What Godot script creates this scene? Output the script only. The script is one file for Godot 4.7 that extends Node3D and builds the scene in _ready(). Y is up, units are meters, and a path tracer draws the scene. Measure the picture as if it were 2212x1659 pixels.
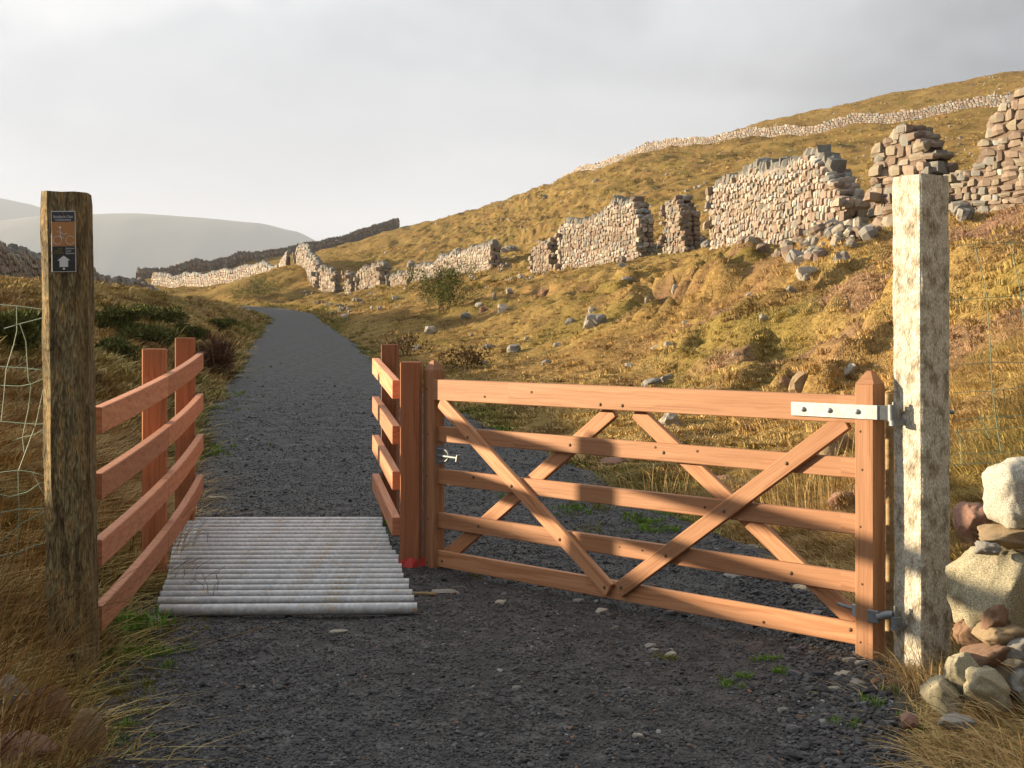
extends Node3D
# A greenway gate on an Irish hillside. x right, y up, -z ahead; d below is metres ahead of the camera.

const K := 1.8605            # metres ahead per unit of the survey list's third column
var rng := RandomNumberGenerator.new()
var taken := {}
var M := {}
var rocks: Array[ArrayMesh] = []
var blocks: Array[ArrayMesh] = []
var stone_mats: Array[StandardMaterial3D] = []
var mm_stone_mat: StandardMaterial3D
var stone_cols: Array[Color] = []

# ------------------------------------------------------------------ small helpers
func lin(r: float, g: float, b: float) -> Color:
	return Color(r, g, b).linear_to_srgb()

func numbered(called: String) -> String:
	if not taken.has(called):
		taken[called] = 0
		return called
	taken[called] += 1
	return "%s_%03d" % [called, taken[called]]

func tag(o: Node, label: String, category: String, group := "", kind := "thing") -> void:
	o.set_meta("label", label)
	o.set_meta("category", category)
	if group != "":
		o.set_meta("group", group)
	o.set_meta("kind", kind)

func thing(called: String, label: String, category: String, at := Vector3.ZERO, group := "") -> Node3D:
	var o := Node3D.new()
	o.name = numbered(called)
	add_child(o)
	o.position = at
	tag(o, label, category, group)
	return o

func part(called: String, mesh: Mesh, mat: Material, parent: Node, at := Transform3D.IDENTITY) -> MeshInstance3D:
	var o := MeshInstance3D.new()
	o.name = called if parent != self else numbered(called)
	o.mesh = mesh
	if mat and mat.has_meta("boards"):                  # boards differ a little in tone and figure
		var vs: Array = mat.get_meta("boards")
		mat = vs[rng.randi() % vs.size()]
	o.material_override = mat
	o.transform = at
	parent.add_child(o, true)
	return o

func structure(called: String, mesh: Mesh, mat: Material) -> MeshInstance3D:
	var o := part(called, mesh, mat, self)
	o.set_meta("kind", "structure")
	return o

func P(u: float, v: float, d0: float) -> Vector3:      # survey sheet -> metres
	return Vector3((u - 1106.0) / 1720.0 * d0, 1.45 - (v - 714.0) / 1720.0 * d0, -d0 * K)

func mk(st: SurfaceTool) -> ArrayMesh:
	st.generate_normals()
	return st.commit()

func begin(smooth := false) -> SurfaceTool:
	var st := SurfaceTool.new()
	st.begin(Mesh.PRIMITIVE_TRIANGLES)
	st.set_smooth_group(0 if smooth else -1)
	return st

func quad(st: SurfaceTool, a: Vector3, b: Vector3, c: Vector3, d: Vector3) -> void:
	for p in [a, b, c, a, c, d]:
		st.add_vertex(p)

# box with chamfered edges, centred, size s, chamfer c
func bevel_box(s: Vector3, c := 0.004) -> ArrayMesh:
	var st := begin()
	var h := s * 0.5
	c = minf(c, minf(h.x, minf(h.y, h.z)) * 0.45)
	var ax := [Vector3.RIGHT, Vector3.UP, Vector3.BACK]
	var pt := func(sx, sy, sz, keep):
		var v := Vector3(sx * (h.x - c), sy * (h.y - c), sz * (h.z - c))
		v[keep] += [sx, sy, sz][keep] * c
		return v
	for k in 3:
		var i := (k + 1) % 3
		var j := (k + 2) % 3
		for sgn in [-1, 1]:
			var q := []
			for ab in [[-1, -1], [1, -1], [1, 1], [-1, 1]]:
				var sg := [0, 0, 0]
				sg[k] = sgn
				sg[i] = ab[0]
				sg[j] = ab[1]
				q.append(pt.call(sg[0], sg[1], sg[2], k))
			if sgn > 0:
				quad(st, q[3], q[2], q[1], q[0])
			else:
				quad(st, q[0], q[1], q[2], q[3])
		# the four edges that run along axis k
		for si in [-1, 1]:
			for sj in [-1, 1]:
				var e := []
				for w in [[-1, i], [-1, j], [1, j], [1, i]]:
					var sg := [0, 0, 0]
					sg[k] = w[0]
					sg[i] = si
					sg[j] = sj
					e.append(pt.call(sg[0], sg[1], sg[2], w[1]))
				if si * sj > 0:
					quad(st, e[0], e[1], e[2], e[3])
				else:
					quad(st, e[3], e[2], e[1], e[0])
	for sx in [-1, 1]:
		for sy in [-1, 1]:
			for sz in [-1, 1]:
				var t := [pt.call(sx, sy, sz, 0), pt.call(sx, sy, sz, 1), pt.call(sx, sy, sz, 2)]
				if sx * sy * sz > 0:
					t.reverse()
				for p in t:
					st.add_vertex(p)
	return mk(st)

# a squared timber from a to b; wide lies in the up direction, thick across it
func beam(called: String, a: Vector3, b: Vector3, wide: float, thick: float, mat: Material, parent: Node, up := Vector3.UP, c := 0.004) -> MeshInstance3D:
	var x := (b - a).normalized()
	var z := x.cross(up).normalized()
	var y := z.cross(x).normalized()
	return part(called, bevel_box(Vector3(a.distance_to(b), wide, thick), c), mat, parent, Transform3D(Basis(x, y, z), (a + b) * 0.5))

func tube_mesh(pts: Array, r: float, n := 6, capped := true) -> ArrayMesh:
	var st := begin(true)
	var rings := []
	for i in pts.size():
		var t: Vector3 = (pts[mini(i + 1, pts.size() - 1)] - pts[maxi(i - 1, 0)]).normalized()
		var s := t.cross(Vector3.UP if absf(t.y) < 0.9 else Vector3.RIGHT).normalized()
		var w := s.cross(t)
		var ring := []
		for k in n:
			var a := TAU * k / n
			ring.append(pts[i] + (s * cos(a) + w * sin(a)) * r)
		rings.append(ring)
	for i in rings.size() - 1:
		for k in n:
			var k2 := (k + 1) % n
			quad(st, rings[i][k], rings[i][k2], rings[i + 1][k2], rings[i + 1][k])
	if capped:
		st.set_smooth_group(-1)
		for k in range(1, n - 1):
			for p in [rings[0][0], rings[0][k + 1], rings[0][k]]:
				st.add_vertex(p)
			for p in [rings[-1][0], rings[-1][k], rings[-1][k + 1]]:
				st.add_vertex(p)
	return mk(st)

func dome_mesh(r: float, h: float) -> ArrayMesh:      # a bolt head, axis +z
	var st := begin(true)
	var prof := [Vector2(r, 0), Vector2(r * 0.95, h * 0.45), Vector2(r * 0.6, h * 0.85), Vector2(0.0001, h)]
	for i in 3:
		for k in 10:
			var a := TAU * k / 10
			var b := TAU * (k + 1) / 10
			var f := func(p, t): return Vector3(p.x * cos(t), p.x * sin(t), p.y)
			quad(st, f.call(prof[i], b), f.call(prof[i], a), f.call(prof[i + 1], a), f.call(prof[i + 1], b))
	return mk(st)

# a stone: rounded cube of n x n faces a side, roughened; unit half-size
func rock_mesh(sd: int, n := 2, boxy := 3.5, rough := 0.22, smooth := false, fine := 0.0, n_cuts := 5, deep := 0.78) -> ArrayMesh:
	var no := FastNoiseLite.new()
	no.seed = sd
	no.frequency = 0.55
	no.fractal_octaves = 3
	var nf := FastNoiseLite.new()
	nf.seed = sd + 77
	nf.frequency = 3.2
	nf.fractal_octaves = 4
	var r2 := RandomNumberGenerator.new()
	r2.seed = sd
	var cuts := []
	for i in n_cuts:
		var dir := Vector3(r2.randf_range(-1, 1), r2.randf_range(-1, 1), r2.randf_range(-1, 1)).normalized()
		cuts.append([dir, r2.randf_range(deep, 1.0)])
	var st := begin(smooth)
	var shape := func(v: Vector3) -> Vector3:
		var m := pow(pow(absf(v.x), boxy) + pow(absf(v.y), boxy) + pow(absf(v.z), boxy), 1.0 / boxy)
		var p := v / m
		p *= 1.0 + rough * no.get_noise_3dv(p * 1.7) * 2.0
		for c in cuts:
			var over: float = p.dot(c[0]) - c[1]
			if over > 0 and rough > 0.11:
				p -= c[0] * over * 0.85
		if fine > 0:
			p *= 1.0 + fine * nf.get_noise_3dv(p)
		return p
	for k in 3:
		var i := (k + 1) % 3
		var j := (k + 2) % 3
		for sgn in [-1.0, 1.0]:
			for a in n:
				for b in n:
					var q := []
					for ab in [[0, 0], [1, 0], [1, 1], [0, 1]]:
						var v := Vector3.ZERO
						v[k] = sgn
						v[i] = -1.0 + 2.0 * (a + ab[0]) / n
						v[j] = -1.0 + 2.0 * (b + ab[1]) / n
						q.append(shape.call(v))
					if sgn > 0:
						quad(st, q[3], q[2], q[1], q[0])
					else:
						quad(st, q[0], q[1], q[2], q[3])
	return mk(st)

# ------------------------------------------------------------------ textures and materials
func noise_image(size: int, freq: float, oct: int, sd: int, kind := FastNoiseLite.TYPE_SIMPLEX_SMOOTH, h := 0) -> Image:
	var no := FastNoiseLite.new()
	no.seed = sd
	no.noise_type = kind
	no.frequency = freq
	no.fractal_octaves = oct
	if kind == FastNoiseLite.TYPE_CELLULAR:
		no.cellular_return_type = FastNoiseLite.RETURN_CELL_VALUE
	return no.get_seamless_image(size, h if h > 0 else size)

func ramp_tex(img: Image, stops: Array, img2: Image = null, k2 := 0.0) -> ImageTexture:
	var w := img.get_width()
	var h := img.get_height()
	var g := Gradient.new()
	g.offsets = PackedFloat32Array(stops.map(func(s): return s[0]))
	g.colors = PackedColorArray(stops.map(func(s): return s[1]))
	var lut := []
	for i in 256:
		lut.append(g.sample(i / 255.0))
	var d := img.get_data()
	var d2 := img2.get_data() if img2 else PackedByteArray()
	var o := PackedByteArray()
	o.resize(w * h * 3)
	for i in w * h:
		var c: Color = lut[d[i]]
		var f := 1.0
		if img2:
			f = 1.0 + k2 * (d2[i] / 127.5 - 1.0)
		o[i * 3] = clampi(int(c.r * f * 255.0), 0, 255)
		o[i * 3 + 1] = clampi(int(c.g * f * 255.0), 0, 255)
		o[i * 3 + 2] = clampi(int(c.b * f * 255.0), 0, 255)
	var out := Image.create_from_data(w, h, false, Image.FORMAT_RGB8, o)
	return ImageTexture.create_from_image(out)

func normal_tex(img: Image, k: float) -> ImageTexture:
	var c := img.duplicate() as Image
	c.convert(Image.FORMAT_RGBA8)
	c.bump_map_to_normal_map(k)
	return ImageTexture.create_from_image(c)

func mat(col: Color, rough := 0.9, tex: Texture2D = null, scale := 1.0, norm: Texture2D = null, nk := 1.0, tri := true) -> StandardMaterial3D:
	var m := StandardMaterial3D.new()
	m.albedo_color = col
	m.roughness = rough
	m.metallic_specular = 0.35
	if tex:
		m.albedo_texture = tex
	if norm:
		m.normal_enabled = true
		m.normal_texture = norm
		m.normal_scale = nk
	if tri and (tex or norm):
		m.uv1_triplanar = true
		m.uv1_scale = Vector3.ONE * scale
	return m

func make_materials() -> void:
	# stone
	var s1 := noise_image(512, 0.018, 5, 3)
	var s2 := noise_image(512, 0.09, 3, 4)
	var stone_tex := ramp_tex(s1, [[0.0, Color(0.62, 0.58, 0.54)], [0.4, Color(0.85, 0.82, 0.78)], [0.6, Color(0.95, 0.94, 0.92)], [1.0, Color(1, 1, 1)]], s2, 0.22)
	var stone_n := normal_tex(s2, 6.0)
	stone_cols = [Color(0.45, 0.345, 0.275), Color(0.48, 0.41, 0.32), Color(0.37, 0.36, 0.335), Color(0.55, 0.49, 0.41), Color(0.36, 0.275, 0.22), Color(0.50, 0.39, 0.315)]
	for i in stone_cols.size():
		stone_cols[i] = Color(stone_cols[i].r * 0.72, stone_cols[i].g * 0.755, stone_cols[i].b * 0.78)
	for c in stone_cols:
		stone_mats.append(mat(c.linear_to_srgb(), 0.95, stone_tex, 2.2, stone_n, 0.8))
	mm_stone_mat = mat(Color.WHITE, 0.95)
	mm_stone_mat.vertex_color_use_as_albedo = true
	M.mortar = mat(lin(0.22, 0.17, 0.135), 1.0, stone_tex, 3.0, stone_n, 1.0)
	M.grey_stone = mat(lin(0.30, 0.30, 0.285), 0.95, stone_tex, 2.0, stone_n, 1.0)
	M.pale_stone = mat(lin(0.44, 0.42, 0.37), 0.95, stone_tex, 2.0, stone_n, 1.0)
	M.tan_stone = mat(lin(0.36, 0.28, 0.18), 0.95, stone_tex, 2.0, stone_n, 1.0)
	M.brown_stone = mat(lin(0.26, 0.17, 0.12), 0.95, stone_tex, 2.0, stone_n, 1.0)
	M.pink_stone = mat(lin(0.36, 0.22, 0.17), 0.95, stone_tex, 2.0, stone_n, 1.0)
	# lichen-blotched boulder
	var l1 := noise_image(512, 0.03, 5, 31)
	var li := ramp_tex(l1, [[0.0, Color(0.36, 0.36, 0.35)], [0.3, Color(0.52, 0.51, 0.47)], [0.5, Color(0.72, 0.71, 0.66)], [1.0, Color(0.84, 0.83, 0.78)]], noise_image(512, 0.12, 3, 32), 0.35)
	M.lichen_boulder = mat(Color.WHITE, 0.95, li, 1.2, stone_n, 1.4)
	var mo := ramp_tex(l1, [[0.0, Color(0.32, 0.30, 0.26)], [0.38, Color(0.52, 0.50, 0.43)], [0.6, Color(0.68, 0.65, 0.54)], [1.0, Color(0.78, 0.76, 0.66)]], noise_image(512, 0.1, 4, 33), 0.4)
	M.mossy_stone = mat(Color.WHITE, 0.95, mo, 1.3, stone_n, 1.6)
	# new red timber: grain runs along local x
	var gno := FastNoiseLite.new()
	gno.seed = 11
	gno.frequency = 0.02
	gno.fractal_octaves = 4
	var kn := FastNoiseLite.new()
	kn.seed = 19
	kn.frequency = 0.006
	var gi := Image.create(512, 256, false, Image.FORMAT_L8)
	for y in 256:
		for x in 512:
			var warp := kn.get_noise_2d(x * 1.0, y * 2.0) * 14.0
			var g := gno.get_noise_2d(x * 0.16, (y + warp) * 3.2) * 0.6 + gno.get_noise_2d(x * 0.35 + 900, y * 11.0) * 0.35
			gi.set_pixel(x, y, Color.from_hsv(0, 0, clampf(0.5 + g * 0.75, 0, 1)))
	var wood_t := ramp_tex(gi, [[0.0, Color(0.76, 0.65, 0.56)], [0.35, Color(0.91, 0.88, 0.85)], [0.7, Color(1, 1, 1)], [1.0, Color(1, 1, 1)]])
	M.gate_wood = mat(lin(0.455, 0.235, 0.12), 0.62, wood_t, 1.6, normal_tex(gi, 1.2), 0.5)
	M.rail_wood = mat(lin(0.57, 0.27, 0.15), 0.68, wood_t, 1.4, normal_tex(gi, 1.2), 0.5)
	M.post_wood = mat(lin(0.43, 0.175, 0.08), 0.72, wood_t, 1.5, normal_tex(gi, 1.2), 0.6)
	M.old_wood = mat(lin(0.36, 0.27, 0.15), 0.9, wood_t, 1.6, normal_tex(gi, 2.0), 1.0)
	for w in [M.gate_wood, M.rail_wood, M.post_wood]:
		w.uv1_scale = Vector3(0.45, 2.0, 2.0)
		var vs := []
		for k in 4:
			var v := w.duplicate() as StandardMaterial3D
			var f: float = [0.86, 0.94, 1.02, 1.08][k]
			v.albedo_color = Color(w.albedo_color.r * f, w.albedo_color.g * (f * 0.985 + 0.01), w.albedo_color.b * f)
			v.uv1_offset = Vector3(0.37 * k, 0.21 * k, 0.13 * k)
			vs.append(v)
		w.set_meta("boards", vs)
	M.knot = mat(lin(0.10, 0.045, 0.02), 0.8)
	# weathered posts
	var p1 := noise_image(512, 0.02, 5, 41)
	var p2 := noise_image(512, 0.1, 4, 42)
	M.old_post = mat(Color.WHITE, 0.9, ramp_tex(p1, [[0.0, Color(0.25, 0.21, 0.15)], [0.35, Color(0.42, 0.36, 0.25)], [0.55, Color(0.50, 0.46, 0.34)], [0.75, Color(0.56, 0.45, 0.29)], [1.0, Color(0.60, 0.58, 0.47)]], p2, 0.45), 2.4, normal_tex(p2, 8.0), 1.0)
	M.old_post.uv1_scale = Vector3(2.4, 0.35, 2.4)
	M.pale_post = mat(Color.WHITE, 0.92, ramp_tex(p1, [[0.0, Color(0.46, 0.42, 0.35)], [0.3, Color(0.62, 0.59, 0.52)], [0.5, Color(0.72, 0.70, 0.64)], [1.0, Color(0.80, 0.79, 0.74)]], p2, 0.22), 2.4, normal_tex(p2, 4.0), 0.7)
	M.pale_post.uv1_scale = Vector3(1.6, 0.95, 1.6)
	# galvanised steel
	var z1 := noise_image(256, 0.045, 3, 51, FastNoiseLite.TYPE_CELLULAR)
	var z2 := noise_image(512, 0.02, 5, 52)
	var galv := ramp_tex(z1, [[0.0, Color(0.74, 0.75, 0.76)], [1.0, Color(0.90, 0.91, 0.92)]])
	M.galv = mat(Color(0.80, 0.81, 0.81), 0.42, galv, 5.0)
	M.galv.metallic = 0.35
	M.galv_dull_shade = mat(Color(0.60, 0.62, 0.63), 0.5, galv, 5.0)  # dull steel, darkened further to stand for shade on the latch
	M.galv_dull_shade.metallic = 0.4
	var bars := ramp_tex(z2, [[0.0, Color(0.70, 0.71, 0.71)], [0.45, Color(0.78, 0.79, 0.79)], [0.62, Color(0.68, 0.69, 0.70)], [0.76, Color(0.73, 0.73, 0.71)], [0.92, Color(0.68, 0.58, 0.45)], [1.0, Color(0.56, 0.41, 0.28)]], noise_image(512, 0.08, 4, 53), 0.10)
	M.bar = mat(Color.WHITE, 0.36, bars, 0.8)
	M.bar.metallic = 0.15
	M.wire = mat(lin(0.22, 0.31, 0.23), 0.5)
	M.bolt = mat(lin(0.12, 0.085, 0.05), 0.6)
	# gravel of dark slate
	var g1 := noise_image(1024, 0.075, 4, 61, FastNoiseLite.TYPE_CELLULAR)
	var g2 := noise_image(1024, 0.006, 4, 62)
	var gc := ramp_tex(g1, [[0.0, Color(0.16, 0.16, 0.16)], [0.5, Color(0.235, 0.232, 0.23)], [0.8, Color(0.30, 0.295, 0.285)], [0.95, Color(0.34, 0.335, 0.315)], [1.0, Color(0.42, 0.40, 0.37)]], g2, 0.4)
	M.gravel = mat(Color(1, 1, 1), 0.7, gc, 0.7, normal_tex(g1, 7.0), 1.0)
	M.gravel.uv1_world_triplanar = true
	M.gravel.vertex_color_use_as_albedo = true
	M.chip = mat(Color.WHITE, 0.7)
	M.chip.vertex_color_use_as_albedo = true
	# turf under the grass
	var t1 := noise_image(512, 0.05, 5, 71)
	var t2 := noise_image(512, 0.15, 3, 72)
	M.turf = mat(Color.WHITE, 1.0, ramp_tex(t1, [[0.0, Color(0.45, 0.42, 0.38)], [0.5, Color(0.80, 0.78, 0.74)], [1.0, Color(1, 1, 1)]], t2, 0.35), 0.45, normal_tex(t2, 8.0), 1.2)
	M.turf.vertex_color_use_as_albedo = true
	M.turf.metallic_specular = 0.1
	M.blade = mat(Color.WHITE, 0.8)
	M.blade.vertex_color_use_as_albedo = true
	M.blade.backlight = Color(0.35, 0.32, 0.22)
	M.blade.cull_mode = BaseMaterial3D.CULL_DISABLED
	M.blade.metallic_specular = 0.2
	M.far_hill = mat(lin(0.10, 0.10, 0.07), 1.0)
	M.sign_dark = mat(lin(0.055, 0.056, 0.062), 0.5)
	M.sign_black = mat(lin(0.038, 0.040, 0.036), 0.5)
	M.sign_orange = mat(lin(0.42, 0.20, 0.07), 0.5)
	M.sign_white = mat(lin(0.62, 0.62, 0.62), 0.5)
	M.sign_ochre = mat(lin(0.16, 0.12, 0.03), 0.5)
	M.red_plastic = mat(lin(0.5, 0.06, 0.05), 0.5)

# ------------------------------------------------------------------ terrain
const NX := 441
const ND := 511
const TX := 400.0
const BX := 5.3
const TD := 700.0
const BD := 5.63
const S0 := 0.345
const D_MID := 7.0
var hg := PackedFloat32Array()
var EDGE_D := [-12.0, 4.9, 6.1, 7.4, 9.3, 10.2, 13.6, 18.4, 28.1, 41.0, 67.0, 78.0, 93.0, 112.0, 140.0]
var EDGE_L := [-1.2, -1.36, -1.55, -1.80, -2.15, -2.3, -2.95, -3.8, -5.14, -7.1, -10.8, -13.2, -18.5, -26.0, -38.0]
var EDGE_R := [1.2, 1.30, 1.55, 1.75, 1.60, 1.35, 0.53, -0.61, -2.55, -4.5, -8.7, -10.6, -14.3, -20.0, -31.0]
var EDGE_H := [0.0, 0.0, 0.0, 0.0, 0.035, 0.07, 0.20, 0.39, 0.70, 1.11, 1.93, 2.36, 2.85, 3.3, 4.0]
# surveyed spot levels: x, third column (x K = metres ahead), level
var SPOTS := [
	[-2.0, 2.0, 0.10], [-2.1, 3.0, 0.12], [-2.5, 4.5, 0.22], [-2.8, 4.0, 0.38], [-3.6, 6.0, 0.70], [-5.0, 4.0, 1.2], [-5.0, 2.0, 1.25], [-5.0, 0.0, 1.2], [-5.0, -5.0, 1.2], [-5.0, 6.0, 1.15],
	[-8.0, 3.0, 1.6], [-8.0, 0.0, 1.6], [-5.6, 8.5, 1.35], [-7.7, 12.0, 1.95], [-5.4, 11.5, 1.05], [-6.4, 15.0, 1.45], [-8.6, 15.0, 2.1], [-9.6, 22.0, 2.4], [-8.2, 22.0, 1.75], [-11.6, 30.0, 2.5],
	[-12.3, 36.0, 2.52], [-14.4, 42.0, 2.75], [-22.0, 42.0, 2.9], [-15.0, 30.0, 2.6], [-20.0, 31.0, 2.75], [-26.0, 60.0, 3.7], [-40.0, 60.0, 3.8], [-60.0, 40.0, 3.0], [-60.0, 0.0, 3.0], [-30.0, 0.0, 2.6], [-15.0, 10.0, 2.3], [-15.0, 0.0, 2.2],
	[-52.0, 120.0, 7.7], [-30.0, 100.0, 8.3], [-62.0, 140.0, 10.7], [-54.0, 165.0, 15.3], [-44.0, 190.0, 20.7], [-30.7, 215.0, 29.2], [-35.0, 90.0, 5.3],
	[-23.0, 84.0, 7.9], [-24.5, 72.0, 4.5], [-20.0, 76.0, 5.6], [-14.1, 50.0, 2.95], [-13.0, 55.0, 3.5], [-17.4, 72.0, 4.97], [-12.5, 62.0, 4.1], [-8.5, 57.0, 4.4], [-5.9, 52.0, 4.6], [-0.63, 42.0, 4.72],
	[2.4, 33.0, 3.95], [4.95, 30.0, 4.15], [5.93, 23.5, 3.8], [7.27, 16.8, 3.36], [8.5, 14.0, 3.45], [9.4, 12.5, 3.4], [14.0, 8.0, 3.7], [14.0, 3.0, 3.3], [14.0, -4.0, 3.0],
	[1.9, 5.5, 0.15], [1.2, 7.3, 0.35], [0.2, 9.9, 0.52], [-1.9, 15.0, 0.85], [-3.9, 22.0, 1.25], [-8.0, 36.0, 2.1],
	[2.4, 7.0, 0.33], [2.76, 8.0, 0.62], [3.2, 9.3, 1.0], [3.73, 10.8, 1.56], [4.35, 12.6, 2.28], [4.6, 13.2, 2.66], [5.4, 15.0, 3.06],
	[0.5, 9.3, 0.48], [0.71, 13.0, 0.82], [0.93, 17.0, 1.6], [1.2, 22.0, 2.42], [1.6, 28.0, 3.3], [-1.86, 15.5, 0.75], [-2.75, 23.0, 1.4], [-3.95, 33.0, 2.5], [-5.3, 44.0, 3.85],
	[3.18, 5.5, 0.86], [4.33, 7.5, 1.52], [5.5, 9.5, 2.36], [6.36, 11.0, 2.9], [2.43, 4.0, 0.30], [2.2, 3.0, 0.10], [2.6, 2.5, 0.25], [3.5, 1.0, 0.6], [5.0, 0.0, 1.2], [1.9, 2.0, 0.03],
	[6.4, 45.0, 7.05], [8.5, 60.0, 10.7], [12.0, 85.0, 17.0], [16.3, 115.0, 25.8], [18.5, 40.0, 8.75], [31.4, 68.0, 16.6], [43.9, 95.0, 24.9], [38.6, 60.0, 15.9], [61.0, 95.0, 27.2], [18.0, 28.0, 6.6],
	[-4.6, 75.0, 8.2], [-7.1, 115.0, 15.8], [-9.2, 150.0, 23.2], [-19.6, 110.0, 11.3], [-27.0, 160.0, 19.5],
	[80.7, 200.0, 57.0], [128.6, 200.0, 65.0], [36.7, 160.0, 38.6], [-0.5, 150.0, 26.0], [0.0, 260.0, 35.0], [40.0, 240.0, 42.0], [100.0, 280.0, 66.0], [160.0, 300.0, 72.0], [-60.0, 260.0, 22.0], [-110.0, 260.0, 14.0], [15.2, 132.0, 29.0], [55.0, 170.0, 46.0],
	[60.0, 20.0, 13.0], [120.0, 60.0, 33.0], [120.0, 0.0, 24.0], [60.0, -10.0, 12.0], [-110.0, 100.0, 6.0], [-110.0, 0.0, 4.0]]

func gx(i: float) -> float:
	return TX * sinh(BX * (2.0 * i / (NX - 1) - 1.0)) / sinh(BX)

func gd(j: float) -> float:
	return D_MID + TD * sinh(BD * (-S0 + (1.0 + S0) * j / (ND - 1))) / sinh(BD)

func asinh_(v: float) -> float:
	return signf(v) * log(absf(v) + sqrt(v * v + 1.0))

func hgt(x: float, d: float) -> float:
	var fi := clampf((asinh_(x * sinh(BX) / TX) / BX + 1.0) * 0.5 * (NX - 1), 0, NX - 1.001)
	var fj := clampf((asinh_((d - D_MID) * sinh(BD) / TD) / BD + S0) / (1.0 + S0) * (ND - 1), 0, ND - 1.001)
	var i := int(fi)
	var j := int(fj)
	var a := fi - i
	var b := fj - j
	return lerpf(lerpf(hg[j * NX + i], hg[j * NX + i + 1], a), lerpf(hg[(j + 1) * NX + i], hg[(j + 1) * NX + i + 1], a), b)

func look(list: Array, d: float) -> float:
	if d <= EDGE_D[0]:
		return list[0]
	for k in range(1, EDGE_D.size()):
		if d <= EDGE_D[k]:
			return lerpf(list[k - 1], list[k], (d - EDGE_D[k - 1]) / (EDGE_D[k] - EDGE_D[k - 1]))
	return list[-1]

func solve_spots() -> PackedFloat64Array:
	var n := SPOTS.size()
	var sz := n + 3
	var a := []
	for r in sz:
		var row := PackedFloat64Array()
		row.resize(sz + 1)
		a.append(row)
	for i in n:
		for j in n:
			var dx: float = SPOTS[i][0] - SPOTS[j][0]
			var dz: float = SPOTS[i][1] - SPOTS[j][1]
			var r2 := dx * dx + dz * dz
			a[i][j] = sqrt(r2 + 2.0)            # a smooth sheet through the levels
		a[i][i] -= 0.03
		a[i][n] = 1.0
		a[i][n + 1] = SPOTS[i][0]
		a[i][n + 2] = SPOTS[i][1]
		a[n][i] = 1.0
		a[n + 1][i] = SPOTS[i][0]
		a[n + 2][i] = SPOTS[i][1]
		a[i][sz] = SPOTS[i][2]
	for c in sz:
		var p := c
		for r in range(c + 1, sz):
			if absf(a[r][c]) > absf(a[p][c]):
				p = r
		var t = a[c]
		a[c] = a[p]
		a[p] = t
		var rowc: PackedFloat64Array = a[c]
		for r in range(c + 1, sz):
			var row: PackedFloat64Array = a[r]
			var f := row[c] / rowc[c]
			if f != 0.0:
				for k in range(c, sz + 1):
					row[k] -= f * rowc[k]
				a[r] = row
	var x := PackedFloat64Array()
	x.resize(sz)
	for c in range(sz - 1, -1, -1):
		var s: float = a[c][sz]
		for k in range(c + 1, sz):
			s -= a[c][k] * x[k]
		x[c] = s / a[c][c]
	return x

var n_col := FastNoiseLite.new()
var n_pat := FastNoiseLite.new()
var n_bare := FastNoiseLite.new()

# colour of the sward: straw, olive moss, brown heath, bare pink earth, by patches of their own outline
func ground_col(x: float, d: float) -> Color:
	var a := n_col.get_noise_2d(x * 1.0, d * 0.75)
	var b := n_pat.get_noise_2d(x, d * 0.7)
	var straw := Color(0.47, 0.345, 0.14)
	var c := straw.lerp(Color(0.46, 0.32, 0.125), clampf(b * 1.6, 0, 1))
	c = c.lerp(Color(0.25, 0.215, 0.065), smoothstep(-0.02, 0.30, a) * 0.6)
	c = c.lerp(Color(0.23, 0.14, 0.07), smoothstep(0.12, 0.38, -b) * 0.55)
	var e := n_bare.get_noise_2d(x * 1.2, d * 0.7)
	var bank := smoothstep(1.0, 3.0, x) * (1.0 - smoothstep(7.0, 9.0, x)) * smoothstep(9.0, 14.0, d) * (1.0 - smoothstep(26.0, 34.0, d))
	var scar := smoothstep(4.8, 5.6, x) * (1.0 - smoothstep(7.0, 7.6, x)) * smoothstep(15.0, 17.5, d) * (1.0 - smoothstep(21.0, 23.0, d))
	c = c.lerp(Color(0.36, 0.235, 0.16), clampf(smoothstep(0.18, 0.34, e) * bank * 0.85 + smoothstep(-0.15, 0.1, e) * scar, 0, 1))
	if d > 12.0 and d < 70.0 and x > look(EDGE_R, d) + 0.8:
		var ls := lip_s(x, d)
		c = c.lerp(Color(0.27, 0.175, 0.115), lip_here(x, d) * (1.0 - smoothstep(0.22, 0.42, absf(ls + 0.2))))
	c = c.lerp(Color(0.42, 0.275, 0.12), smoothstep(0.05, 0.3, n_bare.get_noise_2d(x * 0.35 + 70.0, d * 0.25)) * 0.6)
	var l := look(EDGE_L, d)
	var r := look(EDGE_R, d)
	if d < 140:
		var out := maxf(l - x, x - r)
		if d > 12.0 and out < 0.35 + 0.01 * d and b + a > 0.0:
			c = c.lerp(Color(0.16, 0.17, 0.035), 0.55)
	return c

var LIP := [[14.0, 6.6], [19.5, 6.1], [24.0, 4.5], [34.0, 2.6], [45.0, 1.3], [66.0, -4.0], [80.0, -8.0]]

func lip_s(x: float, d: float) -> float:                # metres uphill of the torn turf edge
	var e: float = LIP[0][1]
	for k in range(1, LIP.size()):
		if d <= LIP[k][0] or k == LIP.size() - 1:
			e = lerpf(LIP[k - 1][1], LIP[k][1], (d - LIP[k - 1][0]) / (LIP[k][0] - LIP[k - 1][0]))
			break
	return (x - e) * 0.95 + n_pat.get_noise_2d(x * 0.8, d * 0.5) * 1.5

func lip_here(x: float, d: float) -> float:
	return smoothstep(13.0, 16.0, d) * (1.0 - smoothstep(52.0, 66.0, d)) * smoothstep(-0.2, 0.15, n_bare.get_noise_2d(x * 0.4 + 30.0, d * 0.3))

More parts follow.
